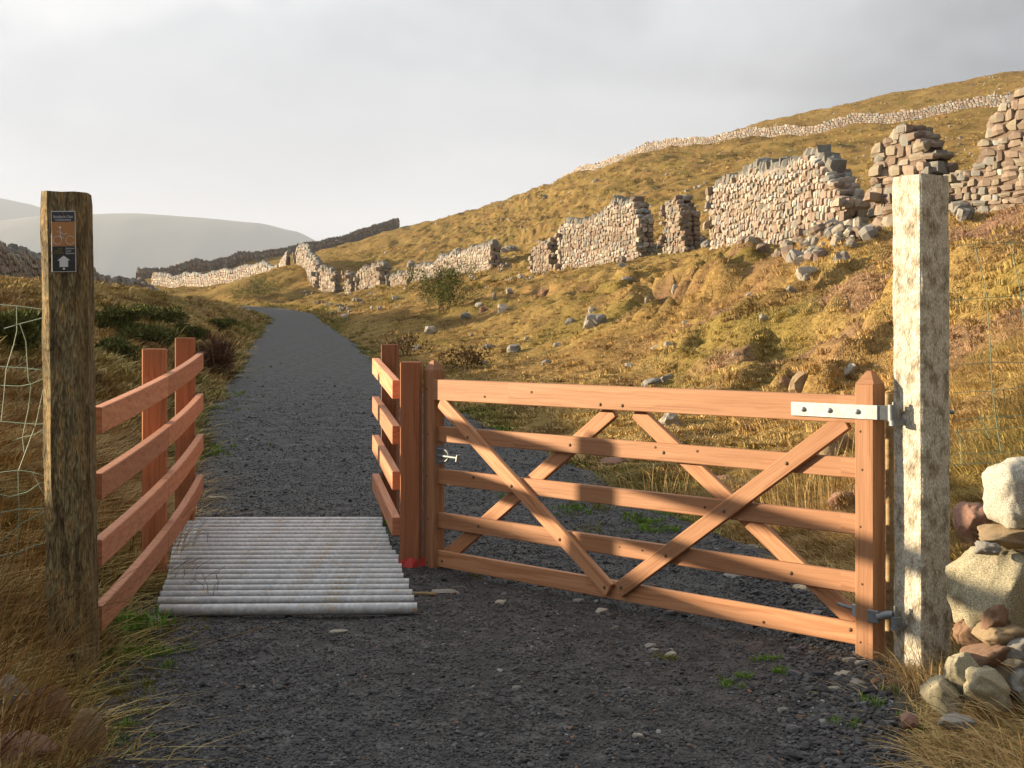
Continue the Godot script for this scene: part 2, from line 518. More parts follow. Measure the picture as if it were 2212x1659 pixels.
func build_terrain() -> void:
	n_col.seed = 101
	n_col.frequency = 0.22
	n_col.fractal_octaves = 4
	n_pat.seed = 102
	n_pat.frequency = 0.5
	n_pat.fractal_octaves = 4
	n_bare.seed = 103
	n_bare.frequency = 0.45
	n_bare.fractal_octaves = 4
	var w := solve_spots()
	var n := SPOTS.size()
	var sxs := PackedFloat64Array()
	var sds := PackedFloat64Array()
	for s in SPOTS:
		sxs.append(s[0])
		sds.append(s[1])
	var step := 4
	var cn := (NX - 1) / step + 1
	var cm := (ND - 1) / step + 1 + 1
	var coarse := PackedFloat32Array()
	coarse.resize(cn * cm)
	for j in cm:
		var d := gd(minf(j * step, ND - 1)) / K
		for i in cn:
			var x := gx(i * step)
			var s := w[n] + w[n + 1] * x + w[n + 2] * d
			for k in n:
				var dx := x - sxs[k]
				var dz := d - sds[k]
				s += w[k] * sqrt(dx * dx + dz * dz + 2.0)
			# far country: level off
			var rr := sqrt(x * x + d * d)
			coarse[j * cn + i] = lerpf(s, 6.0 + 0.02 * rr * smoothstep(-50.0, 100.0, x), smoothstep(260.0, 380.0, rr))
	hg.resize(NX * ND)
	var big := FastNoiseLite.new()
	big.seed = 5
	big.frequency = 0.05
	big.fractal_octaves = 4
	var mid := FastNoiseLite.new()
	mid.seed = 6
	mid.frequency = 0.35
	mid.fractal_octaves = 4
	var small := FastNoiseLite.new()
	small.seed = 7
	small.frequency = 1.7
	small.fractal_octaves = 3
	var verts := PackedVector3Array()
	var cols := PackedColorArray()
	verts.resize(NX * ND)
	cols.resize(NX * ND)
	for j in ND:
		var d := gd(j)
		var l := look(EDGE_L, d)
		var r := look(EDGE_R, d)
		var rh := look(EDGE_H, d)
		var fj := float(j) / step
		var j0 := int(fj)
		var bj := fj - j0
		if d < 1000.0 and j % step != 0:
			pass
		for i in NX:
			var x := gx(i)
			var i0 := mini(i / step, cn - 2)
			var ai := float(i) / step - i0
			var y := lerpf(lerpf(coarse[j0 * cn + i0], coarse[j0 * cn + i0 + 1], ai), lerpf(coarse[(j0 + 1) * cn + i0], coarse[(j0 + 1) * cn + i0 + 1], ai), bj)
			var out := maxf(l - x, x - r)
			if d > 140.0:
				out = 50.0
			var k := smoothstep(0.0, 1.1 + 0.012 * d, out)
			var m := mid.get_noise_2d(x, d * 0.8)
			var rough := 0.08 + 0.13 * smoothstep(1.0, 5.0, out) + 0.25 * smoothstep(30.0, 120.0, d)
			var bank := smoothstep(1.5, 3.0, x) * (1.0 - smoothstep(5.0, 6.2, x)) * smoothstep(10.0, 16.0, d) * (1.0 - smoothstep(36.0, 46.0, d))
			var rel := m * rough + small.get_noise_2d(x, d) * (0.05 + 0.05 * smoothstep(10.0, 30.0, d)) + big.get_noise_2d(x, d * 0.7) * 1.2 * smoothstep(70.0, 140.0, d)
			rel += bank * (0.14 * mid.get_noise_2d(x * 3.0, d * 2.0) + 0.06 * small.get_noise_2d(x * 2.0, d * 1.6))
			rel += bank * 0.24 * smoothstep(0.05, 0.16, mid.get_noise_2d(x * 1.3 + 40.0, d * 0.6))
			if d > 12.0 and d < 70.0:
				var ls := lip_s(x, d)
				if absf(ls) < 2.5:
					rel += lip_here(x, d) * (0.16 * exp(-pow((ls - 0.35) / 0.5, 2.0)) - 0.40 * exp(-pow((ls + 0.35) / 0.38, 2.0)))
			y += rel * k
			y = lerpf(rh - 0.05, y, k)
			if d > 140.0 and d < 150.0:
				pass
			hg[j * NX + i] = y
			verts[j * NX + i] = Vector3(x, y, -d)
			cols[j * NX + i] = ground_col(x, d)
	var idx := PackedInt32Array()
	idx.resize((NX - 1) * (ND - 1) * 6)
	var o := 0
	for j in ND - 1:
		for i in NX - 1:
			var a := j * NX + i
			idx[o] = a
			idx[o + 1] = a + NX
			idx[o + 2] = a + NX + 1
			idx[o + 3] = a
			idx[o + 4] = a + NX + 1
			idx[o + 5] = a + 1
			o += 6
	var norms := PackedVector3Array()
	norms.resize(NX * ND)
	for j in ND:
		for i in NX:
			var i1 := maxi(i - 1, 0)
			var i2 := mini(i + 1, NX - 1)
			var j1 := maxi(j - 1, 0)
			var j2 := mini(j + 1, ND - 1)
			var tx := verts[j * NX + i2] - verts[j * NX + i1]
			var td := verts[j2 * NX + i] - verts[j1 * NX + i]
			norms[j * NX + i] = tx.cross(td).normalized() if tx.cross(td).y > 0 else td.cross(tx).normalized()
	var arr := []
	arr.resize(Mesh.ARRAY_MAX)
	arr[Mesh.ARRAY_VERTEX] = verts
	arr[Mesh.ARRAY_NORMAL] = norms
	arr[Mesh.ARRAY_COLOR] = cols
	arr[Mesh.ARRAY_INDEX] = idx
	var am := ArrayMesh.new()
	am.add_surface_from_arrays(Mesh.PRIMITIVE_TRIANGLES, arr)
	structure("ground", am, M.turf)

var nz_path := FastNoiseLite.new()

func path_h(x: float, d: float) -> float:
	var l := look(EDGE_L, d) - 0.5
	var r := look(EDGE_R, d) + 0.5
	var e := minf(x - l, r - x)
	return look(EDGE_H, d) + nz_path.get_noise_2d(x, d) * 0.010 + nz_path.get_noise_2d(x * 0.3 + 50.0, d * 0.3) * 0.018 - 0.16 * pow(1.0 - clampf(e / 0.6, 0, 1), 1.6) * (1.0 + 0.8 * nz_path.get_noise_2d(x * 0.8, d * 0.5 + 20.0))

func build_path() -> void:
	nz_path.seed = 8
	nz_path.frequency = 2.2
	nz_path.fractal_octaves = 3
	var st := begin(true)
	var rows := []
	var ds := []
	var d := -10.0
	while d < 138.0:
		ds.append(d)
		d += 0.10 if d > 4 and d < 14 else maxf(0.15, 0.02 * absf(d))
	for dd in ds:
		var l := look(EDGE_L, dd) - 0.5
		var r := look(EDGE_R, dd) + 0.5
		var row := []
		for i in 57:
			var t := i / 56.0
			var x := lerpf(l, r, t)
			var ct := absf(x - (l + r) * 0.5)
			var pale_band := smoothstep(0.25, 0.55, ct) * (1.0 - smoothstep(0.75, 1.15, ct)) * smoothstep(10.0, 12.5, dd + nz_path.get_noise_2d(x, dd) * 2.0)  # paler bands either side of the centre, starting beyond the grid
			var k := 1.0 + 0.25 * nz_path.get_noise_2d(x * 0.25, dd * 0.12) + 0.45 * pale_band + 0.35 * smoothstep(10.5, 13.0, dd + nz_path.get_noise_2d(x * 0.7, dd * 0.7) * 3.0)  # uneven tone, paler along the bands and past the grid
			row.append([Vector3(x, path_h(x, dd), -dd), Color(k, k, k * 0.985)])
		rows.append(row)
	for j in rows.size() - 1:
		for i in 56:
			for q in [rows[j][i], rows[j + 1][i], rows[j + 1][i + 1], rows[j][i], rows[j + 1][i + 1], rows[j][i + 1]]:
				st.set_color(q[1])
				st.add_vertex(q[0])
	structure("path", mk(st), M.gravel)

func ground_hit(u: float, v: float) -> Vector3:        # where a sight line meets the ground
	var dir := P(u, v, 1.0) - Vector3(0, 1.45, 0)
	var t := 2.4
	while t < 260.0:
		var p := Vector3(0, 1.45, 0) + dir * t
		if p.y < hgt(p.x, -p.z):
			return p
		t *= 1.006
	return Vector3(0, 1.45, 0) + dir * 200.0

# ------------------------------------------------------------------ stone walls
func stone_wall(label: String, pts: Array, thick: float, ss: float, opt: Dictionary) -> Node3D:
	var mid_p: Array = pts[pts.size() / 2]
	var base := Vector3(mid_p[0], mid_p[2], -mid_p[1] * K)
	var root := thing("stone_wall", label, "wall", base, opt.get("group", ""))
	var r := RandomNumberGenerator.new()
	r.seed = opt.get("seed", 1)
	var nz := FastNoiseLite.new()
	nz.seed = opt.get("seed", 1)
	nz.frequency = 0.9
	var P3 := []
	var L := [0.0]
	for p in pts:
		P3.append(Vector3(p[0], p[2], -p[1] * K))
	for i in range(1, P3.size()):
		L.append(L[-1] + Vector2(P3[i].x - P3[i - 1].x, P3[i].z - P3[i - 1].z).length())
	var total: float = L[-1]
	var at := func(s: float) -> Array:                   # foot, top height, tangent, normal to the road
		var i := 1
		while i < L.size() - 1 and s > L[i]:
			i += 1
		var t: float = (s - L[i - 1]) / (L[i] - L[i - 1])
		var foot: Vector3 = P3[i - 1].lerp(P3[i], t)
		var h: float = lerpf(pts[i - 1][3], pts[i][3], t)
		var tg: Vector3 = P3[i] - P3[i - 1]
		tg.y = 0
		tg = tg.normalized()
		var nn := Vector3(-tg.z, 0, tg.x)
		var want := Vector3(-foot.x - 3.0, 0, -foot.z)
		if nn.dot(want) < 0:
			nn = -nn
		if opt.has("sun_side"):
			nn = -nn
		foot.y = hgt(foot.x, -foot.z) - 0.15 if opt.get("follow", true) else foot.y
		return [foot, h + 0.15, tg, nn]
	var ragged: float = opt.get("ragged", 0.12)
	var top := func(s: float) -> float:
		return at.call(s)[1] + nz.get_noise_1d(s * 1.3) * ragged * 2.0
	# the packed heart of the wall
	var st := begin()
	var ns := maxi(3, int(total / (ss * 1.5)))
	var prev := []
	for k in ns + 1:
		var s := clampf(total * k / ns, 0.12, total - 0.12)
		var a: Array = at.call(s)
		var h: float = top.call(s) - ss * 0.45
		var f: Vector3 = a[0] + a[3] * (thick * 0.5 - 0.07) - base
		var b: Vector3 = a[0] - a[3] * (thick * 0.5) - base
		var up := Vector3.UP * h
		var cur := [f - Vector3.UP * 0.4, f + up, b + up, b - Vector3.UP * 0.4]
		if k > 0:
			for q in 3:
				quad(st, prev[q], prev[q + 1], cur[q + 1], cur[q])
		if k == 0 or k == ns:
			quad(st, cur[0], cur[1], cur[2], cur[3])
		prev = cur
	part("core", mk(st), opt.get("core", M.mortar), root)
	# face stones
	var list := []
	var put := func(pos: Vector3, tg: Vector3, nn: Vector3, w: float, h: float, dp: float, tilt: float):
		var bs := Basis(tg, Vector3.UP, tg.cross(Vector3.UP))
		bs = bs * Basis.from_euler(Vector3(r.randf_range(-0.06, 0.06), r.randf_range(-0.08, 0.08), r.randf_range(-0.09, 0.09) + tilt))
		bs = bs * Basis.from_scale(Vector3(w, h, dp) * 0.5)
		list.append([Transform3D(bs, pos - base), r.randi() % blocks.size(), r.randi() % stone_mats.size(), w * h])
	var hm := 0.0
	for p in pts:
		hm = maxf(hm, p[3])
	var y := 0.0
	var far: bool = opt.get("far", false)
	while y < hm + 0.4:
		var rh := ss * r.randf_range(0.55, 1.05)
		var s := r.randf_range(-0.3, 0.0) * ss
		while s < total - 0.05:
			var w := ss * r.randf_range(0.7, 1.9)
			var hh := rh * r.randf_range(0.75, 1.25)
			var sc := clampf(s + w * 0.5, 0.05, total - 0.05)
			var a: Array = at.call(sc)
			if y + hh * 0.6 < top.call(sc):
				var dp := r.randf_range(0.22, 0.34)
				put.call(a[0] + a[3] * (thick * 0.5 - dp * 0.5 + r.randf_range(-0.015, 0.025)) + Vector3.UP * (y + hh * 0.5 + r.randf_range(-0.03, 0.03)), a[2], a[3], w * 1.05, hh * 1.08, dp, 0.0)
			s += w
		y += rh
	# wall ends
	if not far:
		for e in [0, 1]:
			var s: float = 0.1 if e == 0 else total - 0.1
			var a: Array = at.call(s)
			var yy := 0.0
			while yy < top.call(s) - ss * 0.3:
				var rh := ss * r.randf_range(0.6, 1.1)
				var z := -thick * 0.5
				while z < thick * 0.5 - 0.08:
					var w := ss * r.randf_range(0.8, 1.6)
					var o2: Vector3 = a[2] * (-1.0 if e == 0 else 1.0)
					put.call(a[0] + a[3] * (z + w * 0.5) + o2 * r.randf_range(-0.08, 0.08) + Vector3.UP * (yy + rh * 0.5), a[3], o2, w, rh * 1.08, 0.34, r.randf_range(-0.15, 0.15))
					z += w
				yy += rh
	# loose stones over the broken top
	var cs: float = opt.get("cope_size", maxf(ss, 0.28))
	var st_top := 0.0
	while st_top < total and not far:
		var a: Array = at.call(clampf(st_top, 0.05, total - 0.05))
		for zz in [-0.32, -0.05, 0.25]:
			var w := ss * r.randf_range(0.9, 1.7)
			put.call(a[0] + a[3] * thick * (zz + r.randf_range(-0.06, 0.06)) + Vector3.UP * (top.call(clampf(st_top, 0.0, total)) - ss * r.randf_range(0.25, 0.5)), a[2], a[3], w, ss * r.randf_range(0.6, 1.0), ss * 1.3, r.randf_range(-0.2, 0.2))
		st_top += ss * 0.9
	# upright coping
	if opt.get("cope", true):
		var s := 0.0
		while s < total:
			var w: float = cs * r.randf_range(0.5, 1.0)
			var a: Array = at.call(clampf(s + w * 0.5, 0.05, total - 0.05))
			var h: float = cs * r.randf_range(0.9, 1.6)
			var sa := clampf(s - 0.15, 0.05, total - 0.05)
			var sb := clampf(s + w + 0.15, 0.05, total - 0.05)
			if absf(at.call(sb)[1] - at.call(sa)[1]) > 0.55 * (sb - sa):
				s += w
				continue
			var pos: Vector3 = a[0] + Vector3.UP * (top.call(clampf(s + w * 0.5, 0.0, total)) + h * 0.18)
			put.call(pos, a[2], a[3], w * 1.1, h, thick * r.randf_range(0.55, 0.85), r.randf_range(-0.4, 0.4))
			list[-1][2] = 2 if r.randf() < 0.75 else 4
			s += w
	list.sort_custom(func(p, q): return p[3] > q[3])
	var single: int = 0 if far else opt.get("single", 300)
	for k in mini(single, list.size()):
		var it: Array = list[k]
		part("stone", blocks[it[1]], opt.mats[it[2] % opt.mats.size()] if opt.has("mats") else stone_mats[it[2]], root, it[0])
	if list.size() > single:
		var mm := MultiMesh.new()
		mm.transform_format = MultiMesh.TRANSFORM_3D
		mm.use_colors = true
		mm.mesh = blocks[0]
		mm.instance_count = list.size() - single
		for k in mm.instance_count:
			var it: Array = list[single + k]
			mm.set_instance_transform(k, it[0])
			var c: Color = stone_cols[it[2]]
			c = c.lerp(opt.get("tint", c), 0.6) * r.randf_range(0.8, 1.15)
			mm.set_instance_color(k, Color(c.r, c.g, c.b))
		var mi := MultiMeshInstance3D.new()
		mi.name = "small_stones"
		mi.multimesh = mm
		mi.material_override = mm_stone_mat
		mi.set_meta("kind", "stuff")
		root.add_child(mi, true)
	return root

func build_walls() -> void:
	var g := "broken pieces of the old wall above the bank"
	stone_wall("tall ruined stone wall of pinkish blocks above fenced bank behind the pale post", [[8.02, 14.4, 3.3, 0.75], [8.35, 14.05, 3.3, 0.95], [8.5, 13.9, 3.3, 1.7], [8.8, 13.6, 3.3, 2.15], [9.8, 12.6, 3.3, 2.2]], 0.6, 0.20, {"seed": 11, "cope": false, "ragged": 0.08, "group": g})
	stone_wall("narrow leaning stack of wall stones rising behind top of pale post", [[7.4, 15.75, 3.3, 1.6], [7.75, 15.3, 3.3, 2.0], [7.95, 15.05, 3.3, 1.7], [8.1, 14.9, 3.3, 0.8]], 0.62, 0.24, {"seed": 12, "cope": false, "ragged": 0.12, "group": g})
	stone_wall("largest piece of ruined stone wall, coped with upright stones and fallen at one end", [[6.02, 23.1, 3.8, 1.75], [6.3, 21.6, 3.7, 1.95], [6.8, 18.8, 3.5, 2.0], [7.0, 17.9, 3.4, 1.95], [7.15, 17.3, 3.4, 1.4], [7.3, 16.9, 3.3, 0.75]], 0.62, 0.20, {"seed": 13, "ragged": 0.05, "group": g})
	stone_wall("slim free-standing pillar of wall stones between two longer wall pieces", [[5.45, 27.3, 3.9, 1.5], [5.75, 26.6, 3.9, 1.8], [5.92, 26.2, 3.9, 1.3]], 0.62, 0.20, {"seed": 14, "cope": false, "ragged": 0.2, "group": g})
	stone_wall("ruined stone wall piece stepping up to a tall dark broken end", [[2.25, 33.6, 3.9, 1.75], [3.3, 32.0, 4.0, 1.85], [3.9, 31.0, 4.1, 1.95], [4.1, 30.7, 4.1, 2.25], [4.75, 29.7, 4.1, 2.15], [4.95, 29.3, 4.1, 1.2]], 0.62, 0.20, {"seed": 15, "ragged": 0.06, "group": g})
	stone_wall("short tumbled stump of wall stones beside the stepped wall piece", [[1.15, 36.2, 4.3, 0.9], [1.6, 35.4, 4.2, 1.4], [2.0, 34.8, 4.1, 1.2]], 0.65, 0.22, {"seed": 16, "cope": false, "ragged": 0.15, "group": g})
	stone_wall("long low coped stone wall climbing along the top of the grassy bank", [[-6.3, 53.0, 4.6, 1.0], [-5.0, 50.5, 4.6, 1.0], [-3.0, 47.0, 4.6, 1.2], [-1.4, 44.0, 4.7, 1.35], [-0.9, 42.8, 4.7, 1.3]], 0.6, 0.26, {"seed": 17, "ragged": 0.08, "single": 220, "group": g})
	stone_wall("low coped wall remnant sunk in grass beyond the green bush", [[-8.6, 57.5, 4.4, 0.75], [-7.6, 55.5, 4.5, 0.8], [-6.6, 53.8, 4.5, 0.75]], 0.6, 0.34, {"seed": 18, "ragged": 0.08, "group": g})
	stone_wall("lit wall remnant next to a square gap near the path bend", [[-11.7, 61.5, 4.2, 1.6], [-10.2, 60.0, 4.3, 1.5], [-9.3, 58.6, 4.3, 1.3]], 0.6, 0.36, {"seed": 19, "ragged": 0.06, "group": g})
	stone_wall("square stone stump standing alone in the wall gap near path bend", [[-13.1, 63.5, 4.1, 1.8], [-12.5, 62.8, 4.1, 1.7]], 0.6, 0.36, {"seed": 20, "cope": false, "ragged": 0.1, "group": g})
	stone_wall("crumbling wall remnant with rubble heap at foot of the knoll", [[-16.6, 69.5, 4.9, 1.9], [-15.6, 68.0, 4.6, 1.7], [-14.6, 66.5, 4.3, 1.3]], 0.6, 0.38, {"seed": 21, "ragged": 0.12, "group": g})
	stone_wall("stone wall bending over the grassy knoll beside the path bend", [[-23.6, 88.0, 8.3, 1.5], [-22.6, 85.5, 8.2, 1.9], [-21.2, 82.5, 7.6, 2.2], [-19.6, 78.0, 6.2, 2.2], [-18.0, 73.0, 5.1, 2.2], [-17.2, 71.0, 4.9, 1.7]], 0.6, 0.42, {"seed": 22, "ragged": 0.12, "group": g})
	stone_wall("long pale sunlit wall crossing the field beyond the path", [[-55.0, 122.0, 7.7, 1.5], [-48.0, 117.0, 7.7, 1.55], [-41.0, 111.0, 8.0, 1.6], [-33.5, 105.0, 8.3, 1.65], [-30.0, 102.0, 8.6, 1.5]], 0.6, 0.5, {"seed": 23, "far": true, "ragged": 0.06})
	stone_wall("far field wall end standing between pale wall and knoll", [[-28.6, 98.5, 8.6, 1.6], [-26.6, 94.5, 8.6, 2.0]], 0.6, 0.46, {"seed": 24, "far": true, "ragged": 0.15})
	stone_wall("dark shaded boundary wall running up the far slope to the skyline", [[-64.0, 136.0, 10.0, 1.6], [-62.0, 140.0, 10.7, 1.7], [-54.0, 165.0, 15.3, 1.9], [-47.7, 180.0, 18.1, 2.0], [-44.0, 190.0, 20.7, 2.2], [-30.7, 215.0, 29.2, 2.3]], 0.7, 0.7, {"seed": 25, "far": true, "ragged": 0.08})
	stone_wall("long boundary wall following the high skyline of the hill", [[7.0, 142.0, 27.4, 0.1], [11.0, 137.0, 27.4, 0.8], [15.2, 131.0, 28.6, 1.2], [21.0, 124.0, 28.8, 1.5], [26.5, 120.0, 29.0, 1.3], [33.0, 116.0, 29.0, 1.3], [44.0, 110.0, 28.9, 1.35], [58.0, 104.0, 28.6, 1.45], [72.0, 98.0, 30.0, 1.5]], 0.7, 0.36, {"seed": 26, "cope": false, "far": true, "ragged": 0.08})
	stone_wall("dark stone wall in shade on the bank behind the signed post", [[-16.5, 24.0, 2.6, 1.9], [-20.0, 31.0, 2.7, 1.85], [-21.6, 37.0, 2.8, 1.75], [-23.3, 42.0, 2.9, 1.85], [-24.6, 47.0, 3.2, 1.6], [-25.4, 52.0, 3.4, 1.35], [-25.8, 57.0, 3.6, 0.8], [-25.8, 60.0, 3.8, 0.3]], 0.65, 0.32, {"seed": 27, "ragged": 0.18, "cope": true})

# ------------------------------------------------------------------ vegetation
func tuft_mesh(sd: int, blades: int, spread: float, lean: float, width: float) -> ArrayMesh:
	var r := RandomNumberGenerator.new()
	r.seed = sd
	var st := begin(false)
	for b in blades:
		var a := r.randf() * TAU
		var base := Vector3(cos(a), 0, sin(a)) * spread * sqrt(r.randf())
		var dir := Vector3(cos(a + r.randf_range(-0.8, 0.8)), 0, sin(a + r.randf_range(-0.8, 0.8)))
		var h := r.randf_range(0.55, 1.0)
		var le := lean * r.randf_range(0.3, 1.2)
		var side := dir.cross(Vector3.UP).normalized() * width * 0.5
		var p1 := base + Vector3.UP * h * 0.6 + dir * le * 0.35
		var p2 := base + Vector3.UP * h * r.randf_range(0.75, 1.0) + dir * le
		var b0 := base - Vector3.UP * 0.15
		quad(st, b0 - side, p1 - side * 0.8, p1 + side * 0.8, b0 + side)
		for q in [p1 - side * 0.8, p2, p1 + side * 0.8]:
			st.add_vertex(q)
	return mk(st)

func scatter(called: String, label: String, meshes: Array, xf: Array, cols: Array, m: Material, category := "grass") -> void:
	for k in meshes.size():
		var sel := []
		for i in xf.size():
			if i % meshes.size() == k:
				sel.append(i)
		if sel.is_empty():
			continue
		var mm := MultiMesh.new()
		mm.transform_format = MultiMesh.TRANSFORM_3D
		mm.use_colors = true
		mm.mesh = meshes[k]
		mm.instance_count = sel.size()
		for i in sel.size():
			mm.set_instance_transform(i, xf[sel[i]])
			mm.set_instance_color(i, cols[sel[i]])
		var mi := MultiMeshInstance3D.new()
		mi.name = numbered(called)
		mi.multimesh = mm
		mi.material_override = m
		add_child(mi)
		tag(mi, label, category, called, "stuff")

func build_grass() -> void:
	var meshes := [tuft_mesh(1, 26, 0.55, 0.55, 0.075), tuft_mesh(2, 22, 0.7, 0.8, 0.07), tuft_mesh(3, 30, 0.5, 0.35, 0.06)]
	var xf := []
	var cols := []
	var xf_n := []
	var cols_n := []
	var r := RandomNumberGenerator.new()
	r.seed = 77
	for i in 190000:
		var az := r.randf_range(-0.40, 0.40)
		var d := exp(r.randf_range(log(4.6), log(330.0)))
		var x := tan(az) * d
		var l := look(EDGE_L, d)
		var rr := look(EDGE_R, d)
		var out := maxf(l - x, x - rr)
		if d < 140 and out < r.randf_range(-0.08, 0.35):
			continue
		var c := ground_col(x, d)
		if c.r < c.g * 1.75 and c.r > 0.2 and c.b > 0.09 and r.randf() < 0.75:
			continue
		if d > 12.0 and d < 70.0 and x > rr and absf(lip_s(x, d) + 0.2) < 0.3 and r.randf() < lip_here(x, d) * 0.85:
			continue
		var s := r.randf_range(0.05, 0.10)
		if d > 60:
			s = r.randf_range(0.10, 0.22)
		if d > 150:
			s = r.randf_range(0.18, 0.36)
		var near := d < 13.0
		if x < l and d < 60:
			s *= 1.7
		if d < 140 and out < 1.0:
			s *= 1.2
		c = c * r.randf_range(0.68, 1.38)
		if r.randf() < 0.12:
			c = c.lerp(Color(0.48, 0.34, 0.15), 0.6)
		var bs := Basis(Vector3.UP, r.randf() * TAU) * Basis.from_scale(Vector3(s * 2.0, s * r.randf_range(0.4, 1.0), s * 2.0))
		if near:
			if x < 0 and d < 8.0 and r.randf() < 0.88:
				continue
			xf_n.append(Transform3D(bs, Vector3(x, hgt(x, d) - 0.01, -d)))
			cols_n.append(Color(c.r, c.g, c.b))
			continue
		xf.append(Transform3D(bs, Vector3(x, hgt(x, d) - 0.01, -d)))
		cols.append(Color(c.r, c.g, c.b))
	scatter("fine_grass", "fine rusty dry grass on the near verges", [tuft_mesh(11, 60, 0.75, 0.7, 0.028), tuft_mesh(12, 50, 0.7, 1.0, 0.03)], xf_n, cols_n, M.blade)
	scatter("grass", "short dry golden grass and moss covering the hillside and banks", meshes, xf, cols, M.blade)

func long_blade(st: SurfaceTool, base: Vector3, dir: Vector3, h: float, reach: float, width: float, col: Color, droop: float) -> void:
	var prev_a := Vector3.ZERO
	var prev_b := Vector3.ZERO
	var n := 9
	var side := dir.cross(Vector3.UP).normalized()
	for i in n + 1:
		var t := float(i) / n
		var p := base + dir * reach * pow(t, 1.5) + Vector3.UP * h * (t - droop * t * t * t)
		var w := width * (1.0 - 0.85 * t) * 0.5
		var sv := (side * 0.75 + Vector3.UP.cross(side) * 0.0 + Vector3(0, 0.66, 0)).normalized() * w
		var a := p - sv
		var b := p + sv
		st.set_color(col)
		if i > 0:
			quad(st, prev_a, a, b, prev_b)
		prev_a = a
		prev_b = b

func long_tuft(at: Vector2, n: int, spread: float, h: float, reach: float, bias: Vector3, sd: int, label: String, greens := 0.0) -> void:
	var r := RandomNumberGenerator.new()
	r.seed = sd
	var st := begin(false)
	for i in n:
		var a := r.randf() * TAU
		var q := sqrt(r.randf()) * spread
		var x := at.x + cos(a) * q
		var d := at.y + sin(a) * q
		var dir := (Vector3(cos(a), 0, -sin(a)) * 0.8 + bias * r.randf_range(0.2, 1.6) + Vector3(r.randf_range(-0.5, 0.5), 0, r.randf_range(-0.5, 0.5))).normalized()
		var c := Color(0.42, 0.27, 0.115).lerp(Color(0.60, 0.45, 0.23), pow(r.randf(), 1.5))
		if r.randf() < 0.25:
			c = Color(0.20, 0.105, 0.042)
		if r.randf() < greens:
			c = Color(0.13, 0.12, 0.03)
		var gy := hgt(x, d)
		long_blade(st, Vector3(x, gy - 0.03, -d), dir, h * r.randf_range(0.6, 1.35), reach * r.randf_range(0.2, 1.0), r.randf_range(0.0035, 0.0085), c, r.randf_range(0.15, 0.6))
	var o := part("long_grass", mk(st), M.blade, self)
	tag(o, label, "grass", "", "stuff")

func bush(called: String, label: String, at: Vector3, size: Vector3, col: Color, sd: int, n: int, group: String, twiggy := false) -> void:
	var root := thing(called, label, "shrub", at, group)
	var r := RandomNumberGenerator.new()
	r.seed = sd
	var st := begin(false)
	var lumps := []
	for i in 14:
		var a := r.randf() * TAU
		lumps.append([Vector3(cos(a) * r.randf_range(0, 0.75), r.randf_range(0.15, 0.8), sin(a) * r.randf_range(0, 0.75)), r.randf_range(0.22, 0.42)])
	for i in n:
		var l: Array = lumps[r.randi() % lumps.size()]
		var dir := Vector3(r.randf_range(-1, 1), r.randf_range(-0.7, 1), r.randf_range(-1, 1)).normalized()
		var p: Vector3 = (l[0] + dir * l[1] * pow(r.randf(), 0.4)) * size
		p.y = maxf(p.y, 0.02)
		var t := (dir + Vector3(r.randf_range(-0.6, 0.6), 0.5, r.randf_range(-0.6, 0.6))).normalized()
		var s := t.cross(Vector3(r.randf_range(-1, 1), r.randf_range(-1, 1), r.randf_range(-1, 1))).normalized()
		var ln := (0.05 if not twiggy else 0.16) * r.randf_range(0.6, 1.4) * maxf(1.0, size.x * 0.7)
		var wd := ln * (0.30 if not twiggy else 0.05)
		var c := col * r.randf_range(0.6, 1.45)
		st.set_color(Color(c.r, c.g, c.b))
		for q in [p - s * wd, p + t * ln, p + s * wd]:
			st.add_vertex(q)
	part("foliage", mk(st), M.blade, root)
	for k in 5:
		var a := TAU * k / 5.0 + r.randf()
		part("stem", tube_mesh([Vector3(cos(a) * 0.05, -0.1, sin(a) * 0.05), Vector3(cos(a) * 0.25 * size.x, 0.35 * size.y, sin(a) * 0.25 * size.z), Vector3(cos(a) * 0.5 * size.x, 0.75 * size.y, sin(a) * 0.5 * size.z)], 0.014, 5), M.brown_stone, root)

const GORSE := Color(0.125, 0.135, 0.042)

